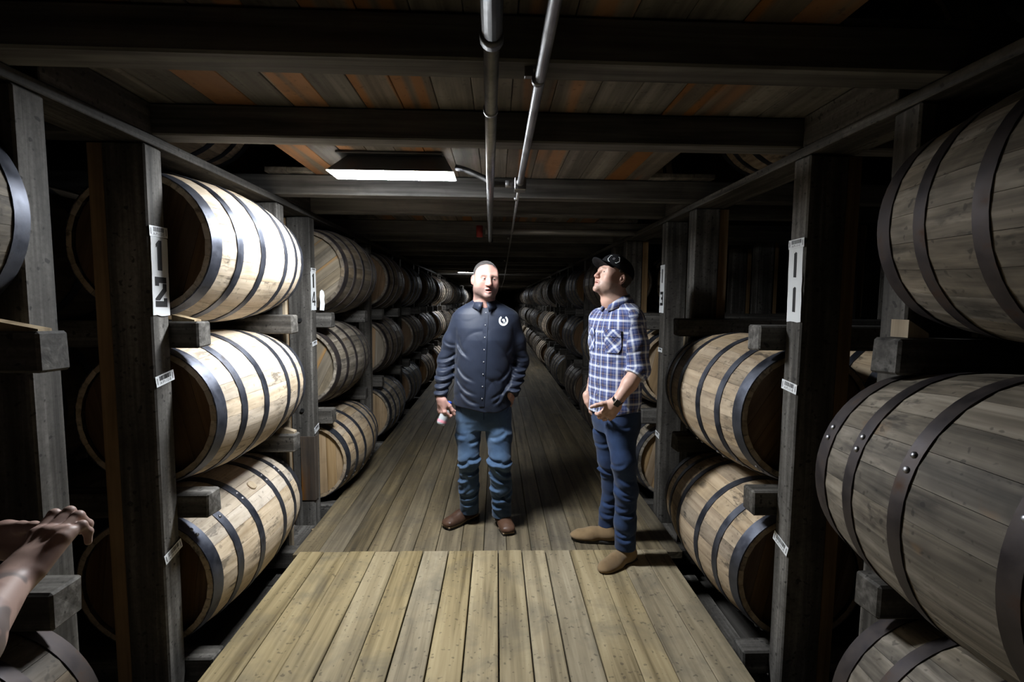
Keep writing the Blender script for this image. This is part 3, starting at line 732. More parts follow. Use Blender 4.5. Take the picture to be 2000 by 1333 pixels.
def surface(f, lo, hi, h, cs=4, cull=1.25):
    """sparse surface nets: verts, quads of the zero level of f"""
    lo = np.array(lo, f32); hi = np.array(hi, f32); H = h*cs
    n = np.maximum(np.ceil((hi-lo)/H).astype(int), 1)
    g = np.stack(np.meshgrid(*[np.arange(k) for k in n], indexing='ij'), -1).reshape(-1, 3)
    v = f((lo+(g+0.5)*H).astype(f32)); act = g[np.abs(v) < H*cull]
    o = np.stack(np.meshgrid(*[np.arange(cs)]*3, indexing='ij'), -1).reshape(-1, 3)
    cells = (act[:, None, :]*cs+o[None]).reshape(-1, 3).astype(np.int64)
    N = n*cs+2
    def lid(c): return (c[..., 0]*N[1]+c[..., 1])*N[2]+c[..., 2]
    off = np.array([[i, j, k] for i in (0, 1) for j in (0, 1) for k in (0, 1)], np.int64)
    cid = lid(cells[:, None, :]+off[None])
    u, inv = np.unique(cid.ravel(), return_inverse=True)
    pc = np.stack([u//(N[1]*N[2]), (u//N[2]) % N[1], u % N[2]], -1)
    vals = np.empty(len(u), f32)
    for s in range(0, len(u), 400000): vals[s:s+400000] = f((lo+pc[s:s+400000]*h).astype(f32))
    cv = vals[inv].reshape(-1, 8)
    neg = cv < 0; cnt = neg.sum(1); m = (cnt > 0) & (cnt < 8)
    cells = cells[m]; cv = cv[m]; neg = neg[m]; ids = lid(cells)
    od = np.argsort(ids); cells = cells[od]; cv = cv[od]; neg = neg[od]; ids = ids[od]
    acc = np.zeros((len(cells), 3)); w = np.zeros(len(cells))
    for a in range(8):
        for bit, ax in ((4, 0), (2, 1), (1, 2)):
            if a & bit: continue
            b = a | bit; x = neg[:, a] != neg[:, b]
            t = np.where(x, cv[:, a]/(cv[:, a]-cv[:, b]+1e-12), 0)
            p = np.repeat(off[a][None].astype(float), len(cells), 0); p[:, ax] += t
            acc += p*x[:, None]; w += x
    verts = lo+(cells+acc/w[:, None])*h
    quads = []
    for ax in range(3):
        bit = (4, 2, 1)[ax]; x = neg[:, 0] != neg[:, bit]; c = cells[x]; fl = neg[x, 0]
        a1, a2 = (ax+1) % 3, (ax+2) % 3; e1 = np.zeros(3, np.int64); e2 = np.zeros(3, np.int64); e1[a1] = 1; e2[a2] = 1
        q = []; ok = np.ones(len(c), bool)
        for dlt in (0*e1, e1, e1+e2, e2):
            i = lid(c-dlt); j = np.clip(np.searchsorted(ids, i), 0, len(ids)-1); ok &= ids[j] == i; q.append(j)
        q = np.stack(q, -1)[ok]; fl = fl[ok]; q[fl] = q[fl][:, ::-1]; quads.append(q[:, ::-1])
    return verts, np.concatenate(quads)
def np_mesh(name, verts, quads):
    m = bpy.data.meshes.new(name); m.vertices.add(len(verts)); m.vertices.foreach_set('co', np.asarray(verts, f32).ravel())
    m.loops.add(len(quads)*4); m.loops.foreach_set('vertex_index', quads.astype(np.int32).ravel())
    m.polygons.add(len(quads)); m.polygons.foreach_set('loop_start', np.arange(0, len(quads)*4, 4, dtype=np.int32))
    m.polygons.foreach_set('use_smooth', np.ones(len(quads), bool)); m.update(calc_edges=True); return m
def add_attr(m, name, arr):
    if arr.ndim == 2 and arr.shape[1] == 3 and name == 'tint':
        at = m.attributes.new(name, 'FLOAT_COLOR', 'POINT'); at.data.foreach_set('color', np.concatenate([arr, np.ones((len(arr), 1))], 1).astype(f32).ravel())
    else:
        at = m.attributes.new(name, 'FLOAT_VECTOR', 'POINT'); at.data.foreach_set('vector', arr.astype(f32).ravel())
def sdf_obj(name, parts, parent, mat, tint=None, vec=None):
    """parts: list of (f, lo, hi, h) meshed and put into one mesh object"""
    VV, QQ, n = [], [], 0
    for f, lo, hi, h, *cu in parts:
        v, q = surface(f, lo, hi, h, 4, *cu); VV.append(v); QQ.append(q+n); n += len(v)
    v = np.concatenate(VV); q = np.concatenate(QQ)
    pl = np.array(parent.location, f32)
    m = np_mesh(name, v-pl, q)
    if tint is not None: add_attr(m, 'tint', tint(v.astype(f32)))
    if vec is not None: add_attr(m, 'cloth', vec(v.astype(f32)))
    o = link(name, m, parent, mat=mat); o['_n'] = len(q); del o['_n']
    return o
def frame_z(ang): return np.array(Matrix.Rotation(ang, 3, 'Z'), f32)
def bb(pts, pad):
    a = np.array([V3(p) for p in pts]); return a.min(0)-pad, a.max(0)+pad

# skin material: colour from the modelled tint (skin, lips, stubble), fine pores
t = NT('skin'); at = t.n('ShaderNodeAttribute', attribute_name='tint')
nz = t.noise(t.coords((120, 120, 120), False), 1, 2); t.bump(nz, 0.05, 0.002)
M['skin'] = t.set(base=at.outputs['Color'], rough=0.48, spec=0.4)
def cloth(name, c, c2, rough=0.85, sheen=0.2, bump=0.1, sc=500):
    t = NT(name); n1 = t.noise(t.coords((8, 8, 8), False), 1, 3); col = t.ramp(n1, [(0.35, c), (0.65, c2)])
    n2 = t.noise(t.coords((sc, sc, sc), False), 1, 1); t.bump(n2, bump, 0.001)
    return t.set(base=col, rough=rough, spec=0.25, sheen=sheen)
M['navy'] = cloth('dark_navy_shirt_cloth', (0.0085, 0.0125, 0.0245), (0.012, 0.017, 0.032), 0.55, 0.05)
M['denim'] = cloth('washed_blue_denim', (0.024, 0.05, 0.1), (0.06, 0.105, 0.18), 0.9, 0.1, 0.25, 700)
M['denim_dark'] = cloth('dark_blue_denim', (0.01, 0.022, 0.062), (0.02, 0.042, 0.105), 0.88, 0.1, 0.25, 700)
M['leather'] = cloth('brown_boot_leather', (0.045, 0.024, 0.016), (0.085, 0.045, 0.028), 0.42, 0, 0.15, 200)
M['suede'] = cloth('tan_suede', (0.15, 0.098, 0.05), (0.25, 0.17, 0.09), 0.92, 0.2, 0.2, 400)
M['sole'] = plain('dark_rubber_sole', (0.02, 0.018, 0.016), 0.7)
M['welt'] = plain('pale_boot_welt', (0.42, 0.3, 0.18), 0.6)
M['blackcloth'] = cloth('black_cloth', (0.0025, 0.0025, 0.0035), (0.005, 0.005, 0.0065), 0.95, 0.0)
M['hair_dark'] = cloth('short_dark_hair', (0.014, 0.012, 0.011), (0.045, 0.04, 0.037), 0.7, 0.1, 0.6, 600)
M['hair_brown'] = cloth('brown_hair', (0.04, 0.028, 0.018), (0.11, 0.085, 0.06), 0.7, 0.1, 0.6, 500)
M['eye'] = plain('eye_white', (0.2, 0.18, 0.17), 0.25); M['iris'] = plain('dark_iris', (0.03, 0.025, 0.02), 0.15)
M['button'] = plain('pearl_button', (0.3, 0.3, 0.31), 0.25)
M['emblem'] = plain('white_print', (0.75, 0.78, 0.78), 0.6)
M['shine'] = plain('polished_metal', (0.6, 0.6, 0.6), 0.2, 1.0)
M['watch'] = plain('black_watch_glass', (0.008, 0.008, 0.01), 0.08)

# ---- head
class Head:
    def __init__(s, c, yaw, pitch=0.0, tilt=0.0, sc=1.0, jaw=1.0, mouth=0.004, nose=1.08):
        s.nose = nose
        s.c = V3(c); s.sc = sc; s.mouth = mouth; s.jaw = jaw
        s.R = np.array(Matrix.Rotation(yaw, 3, 'Z') @ Matrix.Rotation(pitch, 3, 'X') @ Matrix.Rotation(tilt, 3, 'Y'), f32)
    def loc(s, P): return ((P-s.c) @ s.R)/s.sc
    def wor(s, p): return s.c+s.R @ (V3(p)*s.sc)
    def __call__(s, P):
        p = s.loc(P); q = p.copy(); q[:, 0] = np.abs(q[:, 0])
        d = ell(p, (0, .016, .034), (.0755, .098, .086))
        d = smin(d, ell(p, (0, -.026, -.028), (.0635, .066, .088)), .03)
        d = smin(d, ell(p, (0, -.03, -.074), (.055*s.jaw, .056, .042)), .025)
        d = smin(d, ell(q, (.05*s.jaw, .0, -.062), (.018, .03, .026)), .03)
        d = smin(d, ell(p, (0, -.082, -.1), (.022*s.jaw, .018, .018)), .022)
        d = smin(d, cone(q, (.0, -.087, .024), (.043, -.072, .021), .0125, .012), .014)
        d = smin(d, ell(q, (.044, -.06, -.018), (.02, .02, .018)), .025)
        d = smin(d, ell(q, (.05, -.03, -.036), (.021, .042, .042)), .03)
        d = smin(d, ell(q, (.05, -.042, .03), (.015, .032, .034)), .03)
        d = smax(d, -ell(q, (.031, -.0995, .004), (.0165, .0145, .0115)), .010)
        lid = np.linalg.norm(q-V3((.0315, -.0765, .003)), axis=1)-.0142
        slit = np.maximum(np.abs(q[:, 2]-.0025)-(.0031-.9*(q[:, 0]-.0315)**2*15), np.abs(q[:, 0]-.0315)-.0125)
        lid = smax(lid, -np.maximum(slit, q[:, 1]+.082), .002)
        d = smin(d, lid, .005)
        d = smin(d, cone(p, (0, -.088, .014), (0, -.111, -.03), .0095, .0125*s.nose), .013)
        d = smin(d, ell(q, (.0135*s.nose, -.099, -.033), (.0085*s.nose, .011, .0082*s.nose)), .008)
        d = smax(d, -ell(q, (.007, -.106, -.0435), (.004, .006, .004)), .003)
        d = smin(d, cone(q, (0, -.0955, -.0575), (.019, -.0865, -.0615), .0065, .004), .007)
        d = smin(d, cone(q, (0, -.094, -.0745-s.mouth*.8), (.017, -.0865, -.069-s.mouth*.4), .0075, .0045), .007)
        d = smax(d, -ell(p, (0, -.098, -.0652-s.mouth*.4), (.022, .016, s.mouth)), .003)
        d = smax(d, -cone(q, (.021, -.098, -.045), (.031, -.088, -.066), .001, .001), .008)
        e = ell(q, (.0795, .016, -.006), (.009, .019, .031), np.array(Matrix.Rotation(-.35, 3, 'Z') @ Matrix.Rotation(-.12, 3, 'X')))
        e = smax(e, -ell(q, (.0885, .0095, -.002), (.006, .0085, .017)), .004)
        e = smin(e, ell(q, (.083, .006, -.006), (.004, .004, .008)), .004)
        d = smin(d, e, .007)
        d = smin(d, cone(p, (0, .03, -.05), (0, .035, -.13), .056, .058), .03)
        return d*s.sc
    def bounds(s): return s.c-.16*s.sc, s.c+.16*s.sc
    def tint(s, P, skin, stubble=0.5, stub_c=(.1, .075, .065), brow_c=(.1, .07, .05), brow=.75, hairline=None):
        p = s.loc(P); ax = np.abs(p[:, 0]); n = len(P); out = np.tile(np.array(skin, f32), (n, 1))
        def mixc(w, c):
            w = np.clip(w, 0, 1)[:, None]; out[:] = out*(1-w)+np.array(c, f32)*w
        near = np.linalg.norm(p, axis=1) < .17
        red = np.exp(-((ax-.035)**2/.0006+(p[:, 2]+.03)**2/.0006))*(p[:, 1] < -.03)+np.exp(-(ax**2/.0002+(p[:, 2]+.03)**2/.0003))*(p[:, 1] < -.09)+0.7*(ax > .072)*(np.abs(p[:, 2]) < .04)
        mixc(red*.4*near, (skin[0]*.95, skin[1]*.68, skin[2]*.66))
        nn = vnoise(P*260)
        beard = np.clip((-.043-p[:, 2]-.25*np.clip(p[:, 1]+.03, -1, .3)*0)/.014, 0, 1)*np.clip((.03-p[:, 1])/.03, 0, 1)*np.clip((p[:, 2]+.118+.3*np.clip(p[:, 1]+.06, 0, 1))/.01, 0, 1)
        cheek = np.clip((ax-.025)/.02, 0, 1)*np.clip((p[:, 2]+.058)/.03, 0, 1)*(p[:, 1] < -.045)
        beard = beard*(1-cheek)
        lipz = np.abs(p[:, 2]+.066+s.mouth*.3) < (.0125+s.mouth*.5)
        lip = np.clip(1.3-(ax/.02)**4, 0, 1)*lipz*(p[:, 1] < -.084)
        beard = beard*(1-lip)
        mixc(beard*stubble*(.78+.35*nn)*near, stub_c)
        mixc(lip*.75*near, (skin[0]*.72, skin[1]*.46, skin[2]*.47))
        inside = (np.abs(p[:, 2]+.0652+s.mouth*.4) < s.mouth*.9)*(ax < .019)*(p[:, 1] > -.093)*(p[:, 1] < -.06)
        mixc(inside*.85*near*(s.mouth > .003), (.06, .015, .013))
        bw = np.exp(-((p[:, 2]-(.0215+.004*np.sin(ax/.045*3)))**2/.00002))*(ax > .012)*(ax < .05)*(p[:, 1] < -.055)
        mixc(bw*brow*near*(.6+.6*nn), brow_c)
        if hairline is not None:
            hl = p[:, 2]-hairline(p)+.014*(nn-.5); mixc(np.clip((hl+.014)/.03, 0, 1)*.75*near, (.11, .09, .085))
        return out
    def extras(s, parent, iris=(.12, .1, .07)):
        for sx in (-1, 1):
            c = s.wor((sx*.0315, -.0765, .0025))
            bm = bmesh.new(); bmesh.ops.create_uvsphere(bm, u_segments=16, v_segments=10, radius=.0128*s.sc)
            m = bm_mesh('eye', bm, True); e = link('eye', m, parent, Vector(c)-parent.location, mat=M['eye'])
            c2 = s.wor((sx*.0315+.0015, -.0862, .0025)); bm = bmesh.new(); bmesh.ops.create_uvsphere(bm, u_segments=12, v_segments=8, radius=.0062*s.sc)
            for v in bm.verts: v.co = Vector(s.R @ np.array((v.co.x, v.co.y*.7, v.co.z), f32))
            link('iris', bm_mesh('iris', bm, True), e, Vector(c2)-Vector(c), mat=M['iris'])

# ---- hand
class Hand:
    """wrist point, direction of the hand, palm normal; curls per finger; thumb side is +1/-1 along cross(n, d)"""
    FL = [(.044, .026, .021), (.048, .03, .022), (.044, .028, .021), (.034, .021, .019)]
    def __init__(s, w, d, n, side, curl=((.4, .5, .4),)*4, thumb=(.5, .5, .6), tcurl=.2, sc=1.0, spread=.06):
        w = Vector(w); d = Vector(d).normalized(); n = Vector(n); n = (n-d*n.dot(d)).normalized(); u = n.cross(d)*side
        s.c = []; s.sc = sc; s.w, s.d, s.n, s.u = w, d, n, u
        Wp = lambda a, b, c: w+(d*a+u*b+n*c)*sc
        s.palm = (Wp(.052, -.002, .002), (.05*sc, .04*sc, .0155*sc), np.array((d, u, n)).T)
        bases = [(.092, .030), (.096, .0095), (.092, -.0115), (.084, -.031)]
        s.tips = []; s.joints = []
        for i, (a, b) in enumerate(bases):
            p = Wp(a-.008, b, 0); L = s.FL[i]; ang = 0; fan = (1.5-i)*spread; r0 = .0102 if i < 3 else .0088
            pts = [p]; 
            for k in range(3):
                ang += curl[i][k]; dr = (d*math.cos(fan)+u*math.sin(fan)); dr = dr*math.cos(ang)+n*math.sin(ang)
                p = p+dr*L[k]*sc*1.04; pts.append(p)
            s.c.append((pts, [r0*sc*1.04, r0*sc*.97, r0*sc*.88, r0*sc*.72])); s.tips.append((pts[-1], dr)); s.joints.append(pts)
        t0 = Wp(.022, .024, .008); td = (d*thumb[0]+u*thumb[1]+n*thumb[2]).normalized(); t1 = t0+td*.042*sc
        td2 = (td*math.cos(tcurl)+d*math.sin(tcurl)).normalized(); t2 = t1+td2*.033*sc; t3 = t2+(td2*math.cos(tcurl)+d*math.sin(tcurl)).normalized()*.026*sc
        s.c.append(([t0, t1, t2, t3], [.0155*sc, .0128*sc, .0112*sc, .0088*sc])); s.thumb = [t0, t1, t2, t3]
    def __call__(s, P):
        d = rbox(P, s.palm[0], s.palm[1], s.palm[2], .0145*s.sc)
        d = smin(d, cone(P, s.w-s.d*.02*s.sc, s.w+s.d*.03*s.sc, .024*s.sc, .024*s.sc), .02*s.sc)
        d = smin(d, cone(P, s.w+(s.d*.02+s.u*.02+s.n*.008)*s.sc, s.w+(s.d*.05+s.u*.026+s.n*.012)*s.sc, .018*s.sc, .014*s.sc), .012*s.sc)
        for i, (pts, rs) in enumerate(s.c):
            f = chain(P, pts, rs, .003*s.sc)
            for k in range(1, len(pts)-1): f = smin(f, np.linalg.norm(P-V3(pts[k]), axis=1)-rs[k]*1.06, .004*s.sc)
            d = smin(d, f, .005*s.sc)
        for i in range(4):   # knuckles and tendons on the back
            k = s.c[i][0][0]; d = smin(d, np.linalg.norm(P-V3(k-s.n*.004*s.sc), axis=1)-.0105*s.sc, .008*s.sc)
            d = smin(d, cone(P, s.w+(s.d*.02-s.n*.0135)*s.sc, k-s.n*.0095*s.sc, .003*s.sc, .0035*s.sc), .008*s.sc)
        return d
    def bounds(s, pad=.03):
        pts = [p for c in s.c for p in c[0]]+[s.w-s.d*.05*s.sc]; return bb(pts, pad)

def torso_sdf(P, R, tab, n=2.3):
    """tab rows: z, centre x, centre y, half width, front depth, back depth (world z, world centre); R yaw matrix"""
    T = np.array(tab, f32); T = T[np.argsort(T[:, 0])]; z = P[:, 2]
    it = lambda k: np.interp(z, T[:, 0], T[:, k]).astype(f32)
    p = np.stack([P[:, 0]-it(1), P[:, 1]-it(2)], -1) @ R[:2, :2]
    a = it(3); b = np.where(p[:, 1] < 0, it(4), it(5))
    q = ((np.abs(p[:, 0]/a))**n+(np.abs(p[:, 1]/b))**n)**(1/n)
    d = (q-1)*np.minimum(a, b)
    return np.maximum(d, np.maximum(T[0, 0]-z, z-T[-1, 0]))
def boot(P, heel, toe, ank, L=None, h=.03, wd=.048, square=True):
    """boot upper from the ankle to the toe"""
    heel = Vector(heel); toe = Vector(toe); d = (toe-heel).normalized(); s = Vector((-d.y, d.x, 0)); L = (toe-heel).length
    f = lambda a, b, z: heel+d*(a*L)+s*b+Vector((0, 0, z))
    Rm = np.array((d, s, Vector((0, 0, 1)))).T
    q = chain(P, [f(.13, 0, .05), f(.3, 0, .055), f(.55, 0, .046), f(.82, 0, .036)], [.036, .038, .04, .034], .03)
    q = smin(q, ell(P, f(.75, 0, .034), (.085, wd, .028), Rm), .03)
    if square: q = smin(q, rbox(P, f(.885, 0, .034), (.034, .042, .017), Rm, .014), .02)
    q = smin(q, chain(P, [f(.16, 0, .06), Vector(ank)+Vector((0, 0, .05))], [.043, .05], .03), .03)
    return smax(q, .018-P[:, 2], .006)
def sole(P, heel, toe, z0, z1, grow=.006, wd=.046, square=True):
    heel = Vector(heel); toe = Vector(toe); d = (toe-heel).normalized(); s = Vector((-d.y, d.x, 0)); L = (toe-heel).length
    p = P-V3(heel); u = p @ V3(d); v = p @ V3(s)
    w = np.interp(u, [-.01, .0, .06, .13, .2, L-.02, L+.004], [.0, .03, .036, .034, wd, wd*(.86 if square else .6), .0 if not square else wd*.74]).astype(f32)+grow
    q = np.maximum(np.abs(v)-w, np.maximum(-u-.004, u-L-grow))
    z = P[:, 2]
    return np.maximum(q, np.maximum(z0-z, z-z1))
def project(mesh_obj, pts, direction, lift=.001):
    """lay a flat outline on a mesh: move every point along the direction until it meets the surface"""
    me_ = mesh_obj.data; n = len(me_.vertices); co = np.empty(n*3, f32); me_.vertices.foreach_get('co', co)
    key = mesh_obj.name
    if key not in _bvh: _bvh[key] = BVHTree.FromPolygons([tuple(c) for c in co.reshape(-1, 3)], [tuple(p.vertices) for p in me_.polygons])
    out = []; d = Vector(direction).normalized()
    for p in pts:
        hit = _bvh[key].ray_cast(Vector(p)-d*.4, d)
        out.append((hit[0]+hit[1]*lift, hit[1]) if hit[0] is not None else (Vector(p), -d))
    return out
_bvh = {}
def disc_on(name, target, p, direction, r, th, mat, parent, n=10, lift=.0005):
    (c, nr), = project(target, [p], direction, lift); q = nr.to_track_quat('Z', 'Y').to_matrix()
    V = [c+q @ Vector((r*math.cos(2*math.pi*k/n), r*math.sin(2*math.pi*k/n), 0)) for k in range(n)]+[c+q @ Vector((.75*r*math.cos(2*math.pi*k/n), .75*r*math.sin(2*math.pi*k/n), th)) for k in range(n)]
    F = [(k, (k+1) % n, n+(k+1) % n, n+k) for k in range(n)]+[tuple(n+k for k in range(n))]
    return link(name, me(name, V, F), parent, mat=mat)
def patch_on(name, target, quads, direction, mat, parent, lift=.0015):
    """flat pattern of quads (lists of 4 points) laid on the target"""
    V, F = [], []
    for qd in quads:
        o = len(V); V += [c for c, _ in project(target, qd, direction, lift)]; F.append(tuple(range(o, o+len(qd))))
    return link(name, me(name, V, F), parent, mat=mat)
def strip_on(name, target, path, w, updir, direction, mat, parent, lift=.002, th=.0025):
    """a narrow band of cloth laid along a path on the target, with a little thickness"""
    V, F = [], []; u = Vector(updir)
    for p in path:
        for s in (-1, 1):
            (c, nr), = project(target, [Vector(p)+u*s*w/2], direction, 0); V += [c-nr*.003, c+nr*th]
    for i in range(len(path)-1):
        a, b = i*4, (i+1)*4
        F += [(a+1, b+1, b+3, a+3), (a, b, b+1, a+1), (a+3, b+3, b+2, a+2)]
    m = me(name, V, F); return link(name, m, parent, mat=mat)
def crease(x): return (1-np.abs(np.sin(x)))**2
def ridges(P, freq, amp, warp=.6, axis=(0, 0, 1)):
    a = V3(axis); w = vnoise(P*7+3.1)*warp*6.28; s = (P @ a)*freq*6.28
    n = vnoise(P*9+11); return amp*1.8*crease((s+w*2)*.5)*np.clip(n*1.8-.45, 0, 1)

def carve(P, d, lines, y_of, g, depth=.009, w=.010, yc=None):
    """press folds into cloth: each photo-measured line becomes a valley with a raised roll beneath it, on the front of the garment"""
    fw_ = np.clip(((yc if yc is not None else y_of+.05)+.02-P[:, 1])/.04, 0, 1)
    for (x0, y0, x1, y1, *rr) in lines:
        k = rr[0] if rr else 1.0
        a = g(x0, y0, y_of); b = g(x1, y1, y_of); ax_, az_ = b.x-a.x, b.z-a.z; L = math.hypot(ax_, az_); ax_ /= L; az_ /= L
        if ax_ < 0: ax_, az_ = -ax_, -az_; a, b = b, a
        rx, rz_ = P[:, 0]-a.x, P[:, 2]-a.z; t_ = (rx*ax_+rz_*az_)/L
        m = (t_ > -.1) & (t_ < 1.1) & (np.abs(-rx*az_+rz_*ax_) < 5*w)
        if not m.any(): continue
        tt = np.clip(t_[m], 0, 1); bow = .12*L*np.sin(tt*3.14)
        s_ = -rx[m]*az_+rz_[m]*ax_+bow
        tp = np.clip((t_[m]+.1)/.25, 0, 1)*np.clip((1.1-t_[m])/.35, 0, 1)
        d[m] += k*depth*tp*fw_[m]*(np.exp(-(s_/w)**2)-.75*np.exp(-((s_+1.7*w)/(1.2*w))**2))
    return d
# ================================================================== person in the dark shirt
def man1():
    Yb = 3.17
    g = lambda px, py, y=Yb: un(px, py, 1, y)
    root = empty('person', (-0.08, 3.17, 0)); tag(root, 'man in a dark navy button-up shirt, jeans and brown boots holding a bottle', 'person')
    hc = g(948.5, 547, 3.12); head = Head(hc, 0.27, 0.02, 0.05, 1.0, 1.06, .0055)
    skin = (.37, .21, .175)
    sh = {-1: g(897, 629, 3.19), 1: g(999, 627, 3.18)}
    armL = [sh[-1], g(872, 705, 3.2), g(861, 772, 3.08)]       # image left
    armR = [sh[1], g(1016, 706, 3.22), g(999, 766, 3.085)]
    hl = Hand(g(861, 778, 3.07), (.12, -.06, -1), (.75, .6, .1), -1, ((.75, 1.15, .6), (.8, 1.15, .6), (.85, 1.15, .6), (.9, 1.15, .6)), (.8, .35, .6), .45, 1.04)
    hr = Hand(g(996, 768, 3.085), (-.28, .5, -1), (-.2, 1, .4), 1, ((.25, .3, .2),)*4, (.9, .25, .1), .1, 1.0)
    def skinf(P):
        d = head(P)
        d = smin(d, chain(P, [hc+Vector((-.005, .03, -.07)), g(947, 600, 3.16), g(947, 640, 3.18)], [.06, .064, .09], .03), .035)
        return d
    def slim(P):
        d = chain(P, [g(947, 640, 3.18), g(946, 720, 3.18), g(945, 800, 3.18)], [.1, .1, .11], .05)
        for s in (-1, 1): d = smin(d, chain(P, [g(947, 625, 3.18), sh[s]], [.06, .045], .03), .04)
        d = smin(d, chain(P, armL, [.042, .034, .025], .02), .02); d = smin(d, chain(P, armR, [.042, .03, .02], .02), .02)
        d = smin(d, chain(P, [g(925, 810, 3.18), g(916, 895, 3.16), g(916, 995, 3.22)], [.07, .045, .035], .03), .03)
        d = smin(d, chain(P, [g(965, 810, 3.18), g(976, 902, 3.12), g(980, 1003, 3.18)], [.07, .045, .035], .03), .03)
        return d
    hline = lambda p: np.interp(p[:, 1], [-.09, -.062, -.04, -.015, .02, .06, .1], [.118, .1, .076, .028, .0, -.05, -.06]).astype(f32)
    def tint(P): return head.tint(P, skin, .7, (.085, .068, .06), hairline=hline, brow=.9)
    bl, bh = head.bounds()
    body = sdf_obj('body', [(skinf, bl-np.array((.03, .0, .14), f32), bh+np.array((.03, .03, 0), f32), .0023), (slim, *bb([g(846, 1010, 3.3), g(1034, 600, 3.0)], .06), .008),
        (lambda P: smin(hl(P), cone(P, armL[1], hl.w, .034, .025), .02), *hl.bounds(.03), .0026), (lambda P: smin(hr(P), cone(P, armR[1], hr.w, .026, .022), .015), *hr.bounds(.03), .0026)], root, M['skin'], tint)
    head.extras(root)
    # close-cropped hair
    def hairf(P):
        p = head.loc(P); d = head(P)-.0018
        line = p[:, 2]-hline(p)-.008+.016*(vnoise(P*70)-.5)+.012*(vnoise(P*330)-.5)
        ear = np.linalg.norm((p-V3((0, .012, -.004)))*np.array((0.0, 1, .75), f32), axis=1)-.028
        d = smax(d, -line, .004); d = smax(d, -ear, .003); 
        return np.maximum(d, p[:, 1]*0-1)+.0009*(vnoise(P*420)-.5)
    sdf_obj('hair', [(hairf, *head.bounds(), .0026)], root, M['hair_dark'])
    # shirt
    R0 = frame_z(0.0)
    rows = []
    for py, cx, hw, fr, bk in ((584, 947, .07, .05, .075), (589, 947, .09, .06, .085), (595, 947, .128, .075, .095), (603, 947, .172, .092, .105), (613, 947, .2, .108, .112), (624, 947, .207, .12, .116), (640, 947, .206, .135, .12), (662, 947.5, .197, .148, .12), (700, 946, .192, .152, .112), (735, 944.5, .191, .155, .11), (765, 944, .196, .155, .115), (788, 944, .199, .15, .12), (799, 944, .199, .148, .12)):
        c = g(cx, py); rows.append((c.z, c.x, Yb, hw, fr, bk))
    def shirtf(P):
        d = torso_sdf(P, R0, rows, 2.25)
        fold = ridges(P, 9, .0045, .5, (.75, .1, .6))*np.clip((1.3-P[:, 2])/.15, 0, 1)+ridges(P, 6, .003, .6, (-.6, .2, .7))
        d = d+fold
        for arm, s in ((armL, -1), (armR, 1)):
            a = chain(P, [arm[0]+Vector((s*-.02, 0, .0)), arm[0].lerp(arm[1], .5), arm[1], arm[1].lerp(arm[2], .5), arm[2]], [.074, .062, .056, .051, .041 if s < 0 else .049], .03)
            ax = (arm[2]-arm[0]).normalized(); tt = (P-V3(arm[0])) @ V3(ax)
            a = a+.004*crease(tt*44+(P[:, 0]-arm[1][0])*s*14+vnoise(P*12)*5)*np.clip((tt-.1)/.15, 0, 1)*np.clip(vnoise(P*11+5)*2-.45, 0, 1)
            e = (arm[2]-arm[1]).normalized(); a = smax(a, (P-V3(arm[2]+e*.018)) @ V3(e), .006)
            d = smin(d, a, .022)
        d = carve(P, d, [(848, 704, 889, 693), (846, 719, 889, 712), (846, 734, 886, 729), (843, 748, 880, 744), (843, 760, 878, 757), (862, 664, 890, 676, .5)], 3.1, g, .009, .0095, 3.16)
        d = carve(P, d, [(1000, 694, 1036, 702), (1000, 712, 1036, 720), (1000, 728, 1034, 728), (998, 744, 1032, 738), (994, 757, 1028, 750)], 3.1, g, .009, .0095, 3.17)
        d = carve(P, d, [(888, 640, 903, 690), (893, 660, 915, 700), (892, 715, 925, 745), (890, 740, 930, 772), (1003, 640, 992, 690), (1000, 700, 975, 745), (1000, 735, 960, 780), (985, 752, 965, 790), (900, 768, 935, 790)], 3.03, g, .006, .011, 3.1)
        hem = g(944, 797).z+.9*((P[:, 0]-g(944, 797).x)**2)-.012*np.cos((P[:, 0])*18)
        d = smax(d, hem-P[:, 2], .006)
        neck = smin(cone(P, g(947, 570, 3.135), g(947, 600, 3.15), .066, .064), cone(P, g(949, 584, 3.08), g(949.5, 604, 3.055), .03, .008), .02); d = smax(d, -neck, .004)
        return d
    shirt = sdf_obj('shirt', [(shirtf, *bb([g(840, 805, 3.0), g(1040, 588, 3.35)], .05), .0048)], root, M['navy'])
    # collar: two leaves
    for s in (-1, 1):
        V, F = [], []
        n = 9
        for i in range(n):
            t_ = i/(n-1); a = s*(.16+t_*2.75)
            cc = Vector(g(947, 594, 3.15)); cc.z += .0+.026*t_
            r_in, r_out = .067, .088+.014*(1-t_)
            top = cc+Vector((math.sin(a)*r_in, -math.cos(a)*r_in*1.02, .012)); dn = cc+Vector((math.sin(a)*r_out, -math.cos(a)*r_out*1.06, -.022-.018*(1-t_)**2))
            if i == 0: dn += Vector((s*.014, -.006, -.012))
            V += [top, dn, top+Vector((math.sin(a), -math.cos(a), 0))*-.004, dn+Vector((math.sin(a), -math.cos(a), 0))*-.006]
        for i in range(n-1):
            a, b = i*4, i*4+4; F += [(a, b, b+1, a+1), (a+2, a+3, b+3, b+2), (a+1, b+1, b+3, a+3), (a, a+2, b+2, b)]
        F += [(0, 1, 3, 2), (4*n-4, 4*n-2, 4*n-1, 4*n-3)]
        link('collar', me('collar', [v-root.location for v in V], F, True), root, mat=M['navy'])
    L = lambda p: Vector(p)-root.location
    fw = (0, 1, 0)
    pl = [(g(949-i*.42, 604+i*9.6, 3.0)) for i in range(21)]
    strip_on('placket', shirt, [L(p) for p in pl], .03, (1, 0, 0), fw, M['navy'], root, th=.0028)
